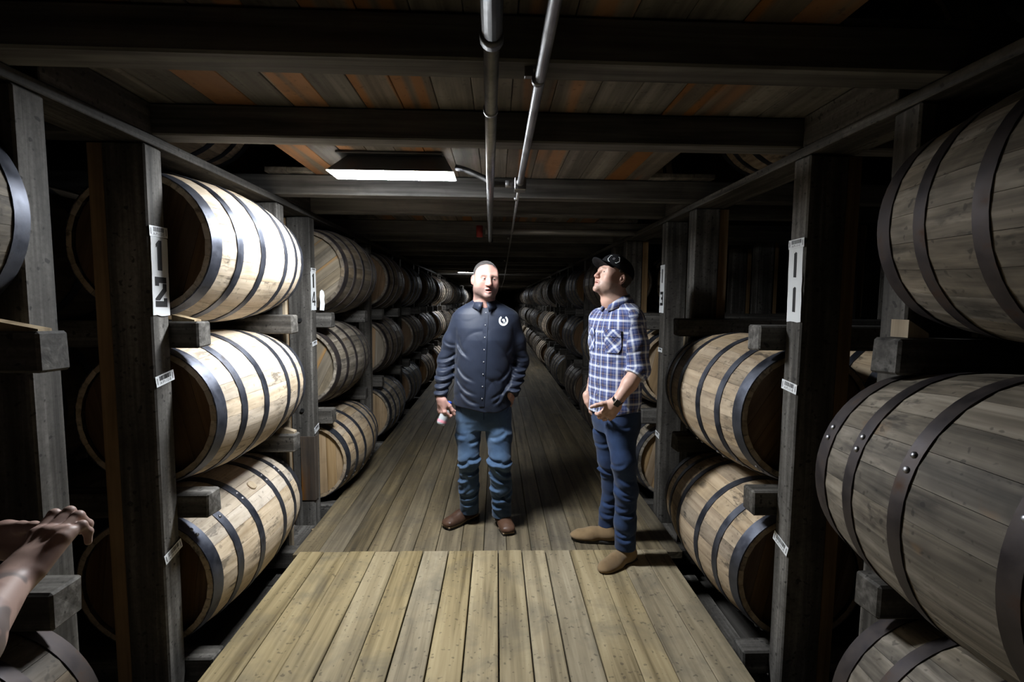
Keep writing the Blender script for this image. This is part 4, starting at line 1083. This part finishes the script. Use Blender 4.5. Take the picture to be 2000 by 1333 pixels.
    for i in range(8):
        disc_on('button', shirt, L(g(948.6-i*1.05, 612+i*24, 3.0)), fw, .004, .003, M['button'], root, lift=.003)
    # emblem: white horseshoe with a small animal mark
    ec = Vector(g(983.5, 627.5, 3.0)); R1, R2 = .0305, .0175; Q = []
    for i in range(22):
        a0 = math.radians(-238+i*296/22); a1 = math.radians(-238+(i+1)*296/22)
        w0 = 1-.25*abs(i-10.5)/10.5; pt = lambda r, a: L(ec+Vector((r*math.cos(a), 0, r*1.08*math.sin(a))))
        rm = (R1+R2)/2; hw0 = (R1-R2)/2*w0
        Q.append([pt(rm-hw0, a0), pt(rm+hw0, a0), pt(rm+hw0, a1), pt(rm-hw0, a1)])
    mk = lambda pts: [L(ec+Vector((a/1000, 0, b/1000))) for a, b in pts]
    Q += [mk([(-9, 9), (3, 11), (8, 5), (-4, 1)]), mk([(-4, 1), (8, 5), (10, -5), (-1, -5)]), mk([(-10, 2), (-7, 8), (-4, 3), (-6, -2)]), mk([(-2, -4), (2, -4), (3, -13), (-1, -13)]), mk([(6, -4), (10, -4), (11, -13), (7, -13)])]
    patch_on('emblem', shirt, Q, fw, M['emblem'], root, .0018)
    # jeans
    legs = {-1: ([g(920, 806, 3.18), g(914, 850, 3.165), g(916, 897, 3.14), g(916, 950, 3.18), g(917, 998, 3.225)], [.088, .078, .068, .064, .064]),
            1: ([g(970, 806, 3.18), g(975, 850, 3.15), g(976, 902, 3.1), g(979, 952, 3.13), g(980, 1006, 3.165)], [.09, .082, .072, .068, .064])}
    ph = [(c.z, c.x, Yb+.01, hw, f_, b_) for c, hw, f_, b_ in ((g(944, 776), .18, .12, .11), (g(944, 795), .184, .125, .115), (g(944, 818), .18, .118, .12), (g(944, 836), .16, .1, .115))]
    CR = {-1: [(884, 908, 915, 903), (915, 899, 942, 893), (884, 941, 912, 934, 1.4), (908, 926, 940, 917), (886, 979, 942, 963), (886, 966, 905, 960), (900, 993, 942, 979), (884, 848, 910, 853, 0.5), (910, 832, 930, 815, 0.5), (915, 868, 940, 855, 0.5)],
          1: [(948, 897, 980, 903, 1.4), (972, 905, 1005, 902), (950, 918, 995, 944), (968, 912, 1005, 930), (950, 948, 975, 960), (950, 983, 1004, 962), (955, 996, 985, 990), (980, 975, 1006, 985), (955, 860, 990, 845, 0.5), (985, 835, 1005, 850, 0.5)]}
    def jeansf(P):
        d = torso_sdf(P, R0, ph, 2.3)
        for s in (-1, 1):
            pts, rs = legs[s]; q = chain(P, pts, rs, .03); zc = P[:, 2]; kz = pts[2][2]; az = pts[4][2]
            low = np.clip((kz+.03-zc)/.1, 0, 1); amp = .001+.0026*low
            ph_ = (zc*(1/.075)+(P[:, 0]-pts[2][0])*s*9)*6.28+vnoise(P*9+s*4)*8
            q = q+2.1*amp*(crease(ph_*.5)-.25)*np.clip(vnoise(P*11+s)*1.9-.35, 0, 1)
            q = carve(P, q, CR[s], pts[2][1]-.06, g, .0125, .0125, pts[2][1]+.02)
            q = smax(q, (az-.012)-zc, .006); d = smin(d, q, .025)
        return d
    jeans = sdf_obj('jeans', [(jeansf, *bb([g(878, 1015, 3.0), g(1012, 770, 3.35)], .05), .005)], root, M['denim'])
    for s in (-1, 1):
        x = 898 if s < 0 else 991
        strip_on('pocket_edge', jeans, [L(g(x+s*(6-i*2), 797+i*4, 3.0)) for i in range(5)], .006, (0, 0, 1), fw, M['denim_dark'], root, th=.002)
    strip_on('fly_seam', jeans, [L(g(944.5, 800+i*5, 3.0)) for i in range(6)], .008, (1, 0, 0), fw, M['denim_dark'], root, th=.0015)
    # boots
    for (h_, t_, an) in ((un(931, 1007, 2, 0), un(869, 1035, 2, 0), legs[-1][0][4]), (un(975, 1010, 2, 0), un(994, 1048, 2, 0), legs[1][0][4])):
        h_ = Vector(h_); t_ = Vector(t_); d_ = (t_-h_).normalized(); t_ = h_+d_*.285
        up = sdf_obj('boot', [(lambda P: boot(P, h_, t_, an), *bb([h_, t_, Vector(an)+Vector((0, 0, .05))], .09), .0045)], root, M['leather'])
        wl = sdf_obj('welt', [(lambda P: sole(P, h_, t_,   .014, .021, .003), *bb([h_, t_], .08), .004)], root, M['welt']); wl.parent = up; wl.matrix_parent_inverse = Matrix(); wl.location = (0, 0, 0)
        so = sdf_obj('sole', [(lambda P: np.minimum(sole(P, h_, t_, .003, .0145, .002), np.maximum(sole(P, h_, t_, 0.0, .0145, .001), (P-V3(h_)) @ V3(d_)-.07)), *bb([h_, t_], .08), .004)], root, M['sole']); so.parent = up
    # bottle in the hand
    ax = Vector((-.063, -.03, -.156)).normalized(); cap = hl.w+hl.d*.072+hl.n*.03-ax*.05+Vector((.008, -.012, 0)); q = ax.to_track_quat('Z', 'Y').to_matrix().to_4x4(); q.translation = cap
    bo = tag(empty('water_bottle'), 'clear plastic water bottle with a blue cap in the left man\'s hand', 'bottle'); bo.matrix_world = q
    def lathe(prf, n=20):
        V, F = [], []
        for r_, z_ in prf:
            for k in range(n): V.append((r_*math.cos(2*math.pi*k/n), r_*math.sin(2*math.pi*k/n), z_))
        for i in range(len(prf)-1):
            for k in range(n): F.append((i*n+k, i*n+(k+1) % n, (i+1)*n+(k+1) % n, (i+1)*n+k))
        F += [tuple(range(n))[::-1], tuple((len(prf)-1)*n+k for k in range(n))]; return V, F
    t = NT('clear_plastic'); M['plastic'] = t.set(base=(.85, .9, .93), rough=.18, trans=.6, ior=1.3)
    V, F = lathe([(.011, .012), (.012, .03), (.02, .048), (.029, .07), (.0305, .085), (.0295, .1), (.0305, .115), (.029, .13), (.0305, .145), (.026, .158), (.02, .16)]); link('bottle_body', me('bottle_body', V, F, True), bo, mat=M['plastic'])
    V, F = lathe([(.0145, 0), (.0155, .002), (.0155, .014), (.0145, .016)]); link('cap', me('cap', V, F), bo, mat=plain('blue_cap', (.02, .07, .4), .35))
    V, F = lathe([(.0311, .125), (.0309, .142)]); link('label_band', me('label_band', V[:], F[:-2]), bo, mat=plain('pink_label', (.6, .25, .3), .5))
    return root
man1()

# ================================================================== person in the plaid shirt
def plaid_mat():
    t = NT('plaid_flannel'); at = t.n('ShaderNodeAttribute', attribute_name='cloth'); sp = t.n('ShaderNodeSeparateXYZ'); t.l(at.outputs['Vector'], sp.inputs[0])
    navy, blue, pale, white, tan = (.03, .034, .085), (.06, .08, .2), (.2, .235, .4), (.72, .75, .82), (.34, .24, .15)
    stops = [(0, white), (.09, pale), (.16, blue), (.30, navy), (.42, tan), (.455, navy), (.58, blue), (.70, pale), (.75, blue), (.87, pale), (.93, white)]
    def band(sock, rep):
        v = t.math('FRACT', t.math('DIVIDE', sock, rep)); return t.ramp(v, stops, 'CONSTANT')
    col = t.mix(.5, band(sp.outputs[0], .062), band(sp.outputs[1], .066))
    n2 = t.noise(t.coords((500, 500, 500), False), 1, 1); t.bump(n2, .1, .001)
    return t.set(base=col, rough=.9, spec=.2, sheen=.15)
M['plaid'] = plaid_mat()
def man2():
    Yb = 2.80; TH = -1.12
    g = lambda px, py, y=Yb: un(px, py, 1, y)
    root = empty('person', (0.72, 2.80, 0)); tag(root, 'man in a black cap and blue plaid shirt standing with hands in pockets', 'person')
    R0 = frame_z(TH); Rm = Matrix.Rotation(TH, 3, 'Z'); fwd = Rm @ Vector((0, -1, 0)); lat = Rm @ Vector((1, 0, 0))   # lat: his left, towards the camera
    skin = (.5, .31, .245)
    hc = g(1197, 543.5, 2.80); head = Head(hc, -1.25, -.36, 0, .97, .98, .0018, .86)
    cz = lambda py: g(1203, py).z
    ctr = g(1206, 640)
    shn = Vector((g(1237, 628, 2.66).x, 2.66, g(1237, 628, 2.66).z)); shf = ctr+Vector((0, 0, shn.z-ctr.z))-lat*.175
    arm = [shn, g(1247, 722, 2.62), g(1207, 786, 2.56)]
    armf = [shf, shf+Vector((.03, .06, -.28)), g(1149, 785, 2.86)]
    hn = Hand(g(1203, 787, 2.565), (-.5, .5, -1), (.2, 1, .3), 1, ((.5, .4, .2), (.45, .4, .2), (.4, .4, .2), (.4, .4, .2)), (.6, 1.0, -.45), .1, 1.03)
    hf = Hand(g(1149, 778, 2.87), (.5, .02, -1), (.6, -.6, .3), 1, ((.2, .3, .2),)*4, (.8, .5, .2), .1, 1.0)
    nb = g(1208, 590, 2.80)
    def skinf(P):
        d = head(P); return smin(d, chain(P, [head.wor((0, .035, -.07)), nb, nb+Vector((.01, 0, -.09))], [.056, .06, .085], .03), .03)
    legs = {1: ([g(1214, 808, 2.72), g(1214, 855, 2.69), g(1218, 903, 2.64), g(1223, 957, 2.66), g(1221, 1020, 2.67), g(1221, 1066, 2.67)], [.092, .078, .0655, .063, .059, .06]),
            -1: ([g(1188, 806, 2.88), g(1184, 850, 2.9), g(1189, 903, 2.9), g(1196, 945, 2.93), g(1190, 1000, 2.95), g(1187, 1024, 2.955)], [.088, .074, .064, .06, .058, .06])}
    def slim(P):
        d = chain(P, [nb+Vector((.01, 0, -.06)), g(1205, 720), g(1203, 800)], [.09, .095, .1], .05)
        for s_, a in ((1, arm), (-1, armf)):
            d = smin(d, chain(P, [nb+Vector((.01, 0, -.08)), a[0]], [.06, .045], .03), .03); d = smin(d, chain(P, a[:2]+[a[2]], [.042, .036, .026], .02), .02)
        for s_ in (-1, 1): d = smin(d, chain(P, legs[s_][0], [.055, .045, .038, .036, .032, .03], .02), .02)
        return d
    def tint(P):
        o = head.tint(P, skin, .5, (.16, .125, .1), (.13, .09, .06))
        return o
    bl, bh = head.bounds()
    fore = lambda P: smin(chain(P, [arm[1], arm[1].lerp(arm[2], .45), hn.w], [.044, .041, .027], .02), hn(P), .02)
    foref = lambda P: smin(chain(P, [armf[1], armf[1].lerp(armf[2], .45), hf.w], [.044, .04, .027], .02), hf(P), .02)
    def b2(h_, a): lo, hi = h_.bounds(.03); l2, h2 = bb(a[1:], .06); return np.minimum(lo, l2), np.maximum(hi, h2)
    sdf_obj('body', [(skinf, bl-np.array((.02, .02, .12), f32), bh, .0023), (slim, *bb([g(1140, 1050, 3.0), g(1280, 580, 2.5)], .05), .008), (fore, *b2(hn, arm), .0028), (foref, *b2(hf, armf), .003)], root, M['skin'], tint)
    head.extras(root)
    def hairf(P):
        p = head.loc(P); d = head(P)-.005
        line = p[:, 2]-(.03-1.6*np.clip(p[:, 1]+.01, 0, .045)); back = np.minimum(p[:, 2]+.085, 1)
        side = (p[:, 1]+.03-.3*np.abs(p[:, 2]))
        ear = np.linalg.norm((p-V3((0, .012, -.004)))*np.array((0.0, 1, .75), f32), axis=1)-.027
        keep = np.minimum(np.maximum(np.minimum(line, side), np.minimum(p[:, 1]-.045, back)), back)
        d = smax(d, -keep, .004); d = smax(d, -ear, .003); return d+.003*(vnoise(P*160)-.5)
    sdf_obj('hair', [(hairf, *head.bounds(), .003)], root, M['hair_brown'])
    # cap
    def capf(P):
        p = head.loc(P)
        c = ell(p, (0, .016, .043), (.0845, .107, .092)); c = smin(c, ell(p, (0, -.03, .075), (.068, .06, .052)), .04)
        low = p[:, 2]-(.041-.11*np.clip(p[:, 1]+.02, -1, 1)); c = smax(c, -low, .005)
        q = p.copy(); q[:, 2] = q[:, 2]+3.6*q[:, 0]**2-.1*np.clip(-q[:, 1]-.07, 0, 1)
        br = ell(q, (0, -.082, .055), (.074, .08, .009)); br = smax(br, p[:, 1]+.05, .01)
        return smin(c, br, .008)*head.sc
    lo, hi = head.bounds(); cap = sdf_obj('cap', [(capf, lo-.05, hi+.03, .003, 2.6)], root, M['blackcloth'])
    hw = lambda a, b, c: Vector(head.wor((a*.78+.055, -.07+a*.62, c)))-root.location
    def outl(pts, w):
        Q = []
        for (x0, z0), (x1, z1) in zip(pts, pts[1:]+pts[:1]):
            d_ = Vector((x1-x0, z1-z0)).normalized(); nrm = Vector((-d_.y, d_.x))*w
            Q.append([hw(x0-nrm.x, -.2, z0-nrm.y), hw(x1-nrm.x, -.2, z1-nrm.y), hw(x1+nrm.x, -.2, z1+nrm.y), hw(x0+nrm.x, -.2, z0+nrm.y)])
        return Q
    dirn = Vector(head.R @ np.array((-.62, .78, 0), f32))
    hexp = [(-.03, .082), (-.022, .068), (.026, .068), (.036, .082), (.026, .108), (-.024, .108)]
    patch_on('cap_patch', cap, outl(hexp, .0014), dirn, M['emblem'], root, .002)
    patch_on('cap_patch', cap, outl([(.0, .084), (.008, .084), (.008, .094), (.0, .094)], .0009), dirn, M['button'], root, .002)
    # shirt
    rows = []
    for py, cx, hw_, fr, bk in ((586, 1210, .066, .06, .066), (592, 1210, .088, .068, .082), (601, 1209, .13, .08, .1), (612, 1208, .17, .1, .108), (624, 1207, .19, .113, .112), (645, 1206, .192, .128, .11), (680, 1205, .186, .128, .105), (730, 1203, .182, .13, .098), (770, 1202, .186, .132, .1), (803, 1201, .19, .132, .102)):
        c = g(cx, py); rows.append((c.z, c.x, Yb, hw_, fr, bk))
    sl = [arm[0]+lat*-.015, arm[0].lerp(arm[1], .5), arm[1], arm[1].lerp(arm[2], .17)]
    slf = [armf[0]+lat*.015, armf[0].lerp(armf[1], .5), armf[1], armf[1].lerp(armf[2], .17)]
    def shirtf(P):
        d = torso_sdf(P, R0, rows, 2.25)
        d = d+ridges(P, 8, .004, .5, (.5, .3, .7))
        for ar, s_ in ((sl, 1), (slf, -1)):
            a = chain(P, ar, [.072, .066, .06, .057], .03)
            ax = (ar[2]-ar[0]).normalized(); tt = (P-V3(ar[0])) @ V3(ax)
            a = a+.007*crease(tt*40+(P[:, 0]-ar[1][0])*12+vnoise(P*12)*5)*np.clip((tt-.08)/.1, 0, 1)*np.clip(vnoise(P*10+5)*2-.4, 0, 1)
            e = (ar[3]-ar[2]).normalized(); a = smax(a, (P-V3(ar[3]+e*.004)) @ V3(e), .006)
            cf = cone(P, ar[3]-e*.042, ar[3]+e*.006, .06, .06); cf = np.maximum(cf, np.maximum((P-V3(ar[3]+e*.01)) @ V3(e), -(P-V3(ar[3]-e*.04)) @ V3(e)))
            a = np.minimum(a, cf); d = smin(d, a, .016)
        x = (P-V3(g(1203, 798))) @ V3(lat)
        d = smax(d, (g(1203, 800).z-.03+1.6*x*x)-P[:, 2], .006)
        neck = cone(P, nb+Vector((-.01, 0, .05)), nb+Vector((0, 0, -.02)), .064, .058); d = smax(d, -neck, .004)
        return d
    def clothv(P):
        c = np.array(Vector(ctr), f32); p = (P-c) @ R0; ang = np.arctan2(p[:, 0], -p[:, 1])
        u = ang*.165; v = P[:, 2].copy()
        best = torso_sdf(P, R0, rows, 2.25)
        for ar in (sl, slf):
            for i in range(3):
                d = cone(P, ar[i], ar[i+1], .062, .062); m_ = d < best-.004
                ax = V3((ar[i+1]-ar[i]).normalized()); rel = P-V3(ar[i]); t_ = rel @ ax; rad = rel-t_[:, None]*ax
                e1 = V3(fwd); e1 = e1-ax*(e1@ax); e1 /= np.linalg.norm(e1); e2 = np.cross(ax, e1)
                uu = np.arctan2(rad @ e2, rad @ e1)*.062; base = sum((ar[k+1]-ar[k]).length for k in range(i))
                u = np.where(m_, uu, u); v = np.where(m_, -(t_+base), v); best = np.minimum(best, d)
        return np.stack([u+5.0, v+5.0, 0*u], -1)
    shirt = sdf_obj('shirt', [(shirtf, *bb([g(1135, 815, 2.45), g(1280, 582, 3.05)], .06), .0045)], root, M['plaid'], None, clothv)
    L = lambda p: Vector(p)-root.location
    for s in (-1, 1):
        V, F, C = [], [], []; n = 9
        for i in range(n):
            t_ = i/(n-1); a = s*(.2+t_*2.7); cc = nb+Vector((0, 0, .008+.024*t_)); dr = Rm @ Vector((math.sin(a), -math.cos(a), 0))
            top = cc+dr*.062+Vector((0, 0, .016)); dn = cc+dr*(.098+.012*(1-t_))+Vector((0, 0, -.034-.03*(1-t_)**2))
            V += [top, dn, top-dr*.004, dn-dr*.006]; C += [(t_*.2, .0, 0), (t_*.2, .05, 0), (t_*.2, 0, 0), (t_*.2, .05, 0)]
        for i in range(n-1):
            a, b = i*4, i*4+4; F += [(a, b, b+1, a+1), (a+2, a+3, b+3, b+2), (a+1, b+1, b+3, a+3), (a, a+2, b+2, b)]
        F += [(0, 1, 3, 2), (4*n-4, 4*n-2, 4*n-1, 4*n-3)]
        m = me('collar', [L(v) for v in V], F, True); add_attr(m, 'cloth', np.array(C, f32)+5); link('collar', m, root, mat=M['plaid'])
    # placket, buttons and chest pockets with flaps
    fdir = Vector((0, 0, 0))-fwd
    def sp(x, py, y=0): c = g(1205, py); return L(Vector((ctr.x, Yb, c.z))+lat*x+fwd*.3)
    def cl_strip(o, k):
        n_ = len(o.data.vertices); C = np.zeros((n_, 3), f32); co = np.empty(n_*3, f32); o.data.vertices.foreach_get('co', co); co = co.reshape(-1, 3)
        C[:, 0] = co @ V3(lat)*k[0]+co[:, 2]*k[1]; C[:, 1] = co[:, 2]*k[0]-co @ V3(lat)*k[1]; add_attr(o.data, 'cloth', C+5)
    o = strip_on('placket', shirt, [sp(.0, 604+i*9.5) for i in range(21)], .03, lat, fdir, M['plaid'], root, th=.0028); cl_strip(o, (1, 0))
    for i in range(7): disc_on('button', shirt, sp(0, 622+i*29), fdir, .0055, .0035, M['button'], root, lift=.003)
    for s in (-1, 1):
        def grid(name, rows_, mat, th, k):
            V, F = [], []; nn = len(rows_[0][1])
            for z_, xs_ in rows_:
                for x_ in xs_:
                    (c_, nr), = project(shirt, [sp(s*x_, z_)], fdir, 0); V.append(c_+nr*th)
            for i in range(len(rows_)-1):
                for j in range(nn-1): F.append((i*nn+j, i*nn+j+1, (i+1)*nn+j+1, (i+1)*nn+j))
            m = me(name, V, F); md = link(name, m, root, mat=mat); so = md.modifiers.new('t', 'SOLIDIFY'); so.thickness = .003; so.offset = -1; cl_strip(md, k); return md
        X = np.linspace(.045, .145, 8)
        grid('pocket', [(z_, list(.095+(X-.095)*w)) for z_, w in ((650, 1), (660, 1), (670, 1), (678, .95), (685, .7))], M['plaid'], .004, (.7, .7))
        grid('pocket_flap', [(z_+q, list(X)) for z_, q in ((642, 0), (648, 0), (655, 0))], M['plaid'], .0075, (.7, .7))
        disc_on('button', shirt, sp(s*.095, 654), fdir, .005, .004, M['button'], root, lift=.008)
    # jeans
    ph = [(c.z, c.x, Yb, hw_, f_, b_) for c, hw_, f_, b_ in ((g(1202, 784), .165, .115, .1), (g(1202, 800), .168, .118, .108), (g(1202, 824), .166, .112, .118), (g(1202, 842), .15, .1, .11))]
    CR = {1: [(1195, 942, 1232, 968, 1.4), (1200, 958, 1240, 976), (1210, 936, 1240, 944, 0.5), (1196, 992, 1225, 1000), (1215, 1010, 1245, 1004), (1196, 1040, 1230, 1050), (1205, 1058, 1245, 1052, 0.7), (1190, 912, 1220, 905, 0.5), (1205, 840, 1235, 836, 0.5)],
          -1: [(1165, 910, 1200, 923, 1.4), (1166, 926, 1190, 930, 0.7), (1166, 982, 1206, 990), (1162, 1004, 1204, 1012), (1160, 838, 1185, 842, 0.5), (1162, 868, 1190, 862, 0.5)]}
    def jeansf(P):
        d = torso_sdf(P, R0, ph, 2.3)
        for s in (-1, 1):
            pts, rs = legs[s]; q = chain(P, pts, rs, .03); zc = P[:, 2]; kz = pts[2][2]; az = pts[5][2]
            low = np.clip((kz+.0-zc)/.12, 0, 1); knee = np.exp(-((zc-kz)/.06)**2); amp = .001+.0015*low+.001*knee
            q = q+amp*np.sin((zc/.08-(P @ V3(fwd))*s*5)*6.28+vnoise(P*8+s*4)*8)*np.clip(vnoise(P*10+s)*1.9-.35, 0, 1)
            q = carve(P, q, CR[s], pts[2][1]-.05, g, .010, .0115, pts[2][1]+.02)
            q = smax(q, (az-.016)-zc, .006); d = smin(d, q, .02)
        return d
    jeans = sdf_obj('jeans', [(jeansf, *bb([g(1140, 1085, 2.5), g(1262, 780, 3.05)], .06), .0048)], root, M['denim_dark'])
    # boots
    for (h_, t_, an) in ((un(1237, 1094, 2, 0), un(1180, 1122, 2, 0), legs[1][0][5]), (un(1205, 1060, 2, 0), un(1119, 1055, 2, 0), legs[-1][0][5])):
        h_ = Vector(h_); t_ = Vector(t_); d_ = (t_-h_).normalized(); t_ = h_+d_*.28
        up = sdf_obj('boot', [(lambda P: boot(P, h_, t_, an, square=False), *bb([h_, t_, Vector(an)+Vector((0, 0, .05))], .09), .0045)], root, M['suede'])
        so = sdf_obj('sole', [(lambda P: np.minimum(sole(P, h_, t_, .004, .022, .005, .042, False), np.maximum(sole(P, h_, t_, 0.0, .02, .004, .042, False), (P-V3(h_)) @ V3(d_)-.075)), *bb([h_, t_], .08), .004)], root, M['sole']); so.parent = up; so.location = (0, 0, 0)
    # watch on the near wrist, ring
    wd_ = hn.d; wc = hn.w-wd_*.018
    def ringm(c, ax, r_, w_, th_):
        V, F = [], []; n = 20; a = ax.orthogonal().normalized(); b = ax.cross(a)
        for z_ in (-w_/2, w_/2):
            for rr_ in (r_, r_+th_):
                for k in range(n): V.append(c+ax*z_+(a*math.cos(2*math.pi*k/n)+b*math.sin(2*math.pi*k/n))*rr_)
        for k in range(n):
            k2 = (k+1) % n; F += [(n+k, n+k2, 3*n+k2, 3*n+k), (k, n+k, n+k2, k2)[::-1], (2*n+k, 2*n+k2, 3*n+k2, 3*n+k)[::-1]]
        return V, F
    wr = tag(empty('wrist_watch', wc), 'black square wrist watch on the wrist of the man in plaid', 'watch')
    V, F = ringm(Vector((0, 0, 0)), wd_, .0275, .02, .003); link('strap', me('strap', V, F, True), wr, mat=M['blackcloth'])
    on_ = (-hn.n*.75+Vector((-.2, -.9, .1))*.6); on_ = (on_-wd_*on_.dot(wd_)).normalized(); Rw = Matrix((on_.cross(wd_), wd_, on_)).transposed().to_4x4()
    q = link('watch_case', box_mesh('watch_case', .034, .04, .011, .004), wr, mat=M['shine']); q.matrix_local = Matrix.Translation(on_*.033) @ Rw
    q = link('watch_face', box_mesh('watch_face', .029, .034, .003, .001), wr, mat=M['watch']); q.matrix_local = Matrix.Translation(on_*.0395) @ Rw
    j = hn.joints[2]; V, F = ringm(j[0].lerp(j[1], .55)-root.location, (j[1]-j[0]).normalized(), .0103, .005, .0014); link('ring', me('ring', V, F, True), root, mat=M['shine'])
    return root
man2()

# ================================================================== bystander whose clasped hands reach into the picture
def man3():
    root = empty('person', (-0.98, 0.37, 0)); tag(root, 'bystander at the left edge with clasped tattooed hands', 'person')
    skin = (.46, .31, .26)
    w1 = un(28, 1132, 1, .84); k1 = un(100, 1046, 1, .91)
    d1 = (k1-w1).normalized()
    h1 = Hand(w1, d1, (.1, .75, -.62), -1, ((.05, 1.45, .6), (.12, 1.4, .6), (.2, 1.35, .6), (.3, 1.3, .6)), (.85, .35, .5), .35, 1.0, .05)
    w2 = un(-4, 1052, 1, .99); k2 = un(95, 1050, 1, .99)
    h2 = Hand(w2, (k2-w2).normalized()+Vector((0, 0, -.15)), (.1, -1, .15), 1, ((.25, .6, .5), (.3, .65, .5), (.35, .7, .5), (.4, .7, .5)), (.95, .3, .35), .3, .96, .05)
    e1 = Vector((-.71, .58, 1.0)); e2 = Vector((-1.16, .72, 1.0))
    s1 = Vector((-.80, .37, 1.31)); s2 = Vector((-1.15, .42, 1.31))
    hc = Vector((-.98, .35, 1.62)); head = Head(hc, 2.9, 0, 0, 1.0)
    arm1 = lambda P: smin(chain(P, [e1, e1.lerp(w1, .35), h1.w], [.043, .044, .028], .02), h1(P), .02)
    arm2 = lambda P: smin(chain(P, [e2, e2.lerp(w2, .35), h2.w], [.043, .043, .028], .02), h2(P), .02)
    def core(P):
        d = chain(P, [hc+Vector((0, .0, -.1)), Vector((-.98, .38, 1.4)), Vector((-.98, .39, 1.0))], [.055, .08, .11], .04)
        d = smin(d, chain(P, [Vector((-.98, .39, 1.36)), s1, e1], [.06, .05, .043], .03), .03); d = smin(d, chain(P, [Vector((-.98, .39, 1.36)), s2, e2], [.06, .05, .043], .03), .03)
        for x in (-1.07, -.88): d = smin(d, chain(P, [Vector((x, .37, .95)), Vector((x, .35, .5)), Vector((x, .37, .1))], [.07, .05, .04], .03), .03)
        return d
    def tint(P):
        o = head.tint(P, skin, .3)
        for e, w_, seed in ((e1, w1, 0), (e2, w2, 9)):
            ax = V3((w_-e).normalized()); t_ = (P-V3(e)) @ ax/(w_-e).length
            r = np.linalg.norm(P-V3(e)-((P-V3(e)) @ ax)[:, None]*ax, axis=1) < .07
            m = np.clip((vnoise(P*38+seed)-.47)*9, 0, 1)*np.clip((.93-t_)/.06, 0, 1)*np.clip((t_+.1)/.1, 0, 1)*r
            o = o*(1-.65*m[:, None])+np.array((.05, .065, .075), f32)*(.65*m[:, None])
        m = np.clip((vnoise(P*30+2)-.62)*6, 0, 1)[:, None]*.35; return o*(1-m)+np.array((.2, .1, .085), f32)*m
    sdf_obj('body', [(head, *head.bounds(), .004), (core, *bb([(-1.3, .15, .05), (-.6, .85, 1.6)], .03), .009),
        (arm1, *bb([e1, w1]+[p for c in h1.c for p in c[0]], .055), .0021), (arm2, *bb([e2, w2]+[p for c in h2.c for p in c[0]], .055), .0024)], root, M['skin'], tint)
    head.extras(root)
    R0 = frame_z(math.pi)
    rows = [(1.43, -.98, .38, .08, .08, .08), (1.39, -.98, .38, .15, .1, .1), (1.31, -.98, .38, .195, .115, .115), (1.15, -.98, .39, .185, .125, .115), (.92, -.98, .39, .18, .125, .12)]
    def tee(P):
        d = torso_sdf(P, R0, rows)+ridges(P, 8, .004, .5, (.5, .3, .7))
        for s_, e in ((s1, e1), (s2, e2)): d = smin(d, smax(chain(P, [s_, s_.lerp(e, .75)], [.075, .068], .03), ((P-V3(s_.lerp(e, .72))) @ V3((e-s_).normalized())), .005), .03)
        return d
    sdf_obj('shirt', [(tee, *bb([(-1.28, .2, .9), (-.65, .72, 1.45)], .05), .006)], root, M['blackcloth'])
    def tr(P):
        d = torso_sdf(P, R0, [(1.0, -.98, .38, .17, .12, .12), (.9, -.98, .38, .175, .12, .13), (.8, -.98, .38, .165, .11, .12)])
        for x in (-1.07, -.88): d = smin(d, chain(P, [(x, .37, .88), (x, .35, .5), (x, .37, .08)], [.09, .07, .065], .03), .02)
        return smax(d, .05-P[:, 2], .005)
    sdf_obj('trousers', [(tr, *bb([(-1.2, .17, .02), (-.76, .55, 1.02)], .04), .007)], root, M['denim_dark'])
    def hair(P):
        p = head.loc(P); return smax(head(P)-.008, -(p[:, 2]-.055+1.0*np.clip(p[:, 1]+.04, 0, 1)), .005)
    sdf_obj('hair', [(hair, *head.bounds(), .005)], root, M['hair_dark'])
    for x in (-1.07, -.88):
        hh, tt = Vector((x, .29, .018)), Vector((x, .57, .018))
        b_ = sdf_obj('shoe', [(lambda P: boot(P-np.array((0, 0, .018), f32), hh-Vector((0, 0, .018)), tt-Vector((0, 0, .018)), Vector((x, .37, .06)), square=False), *bb([hh, tt+Vector((0, 0, .12))], .08), .006)], root, M['blackcloth'])
    return root
man3()
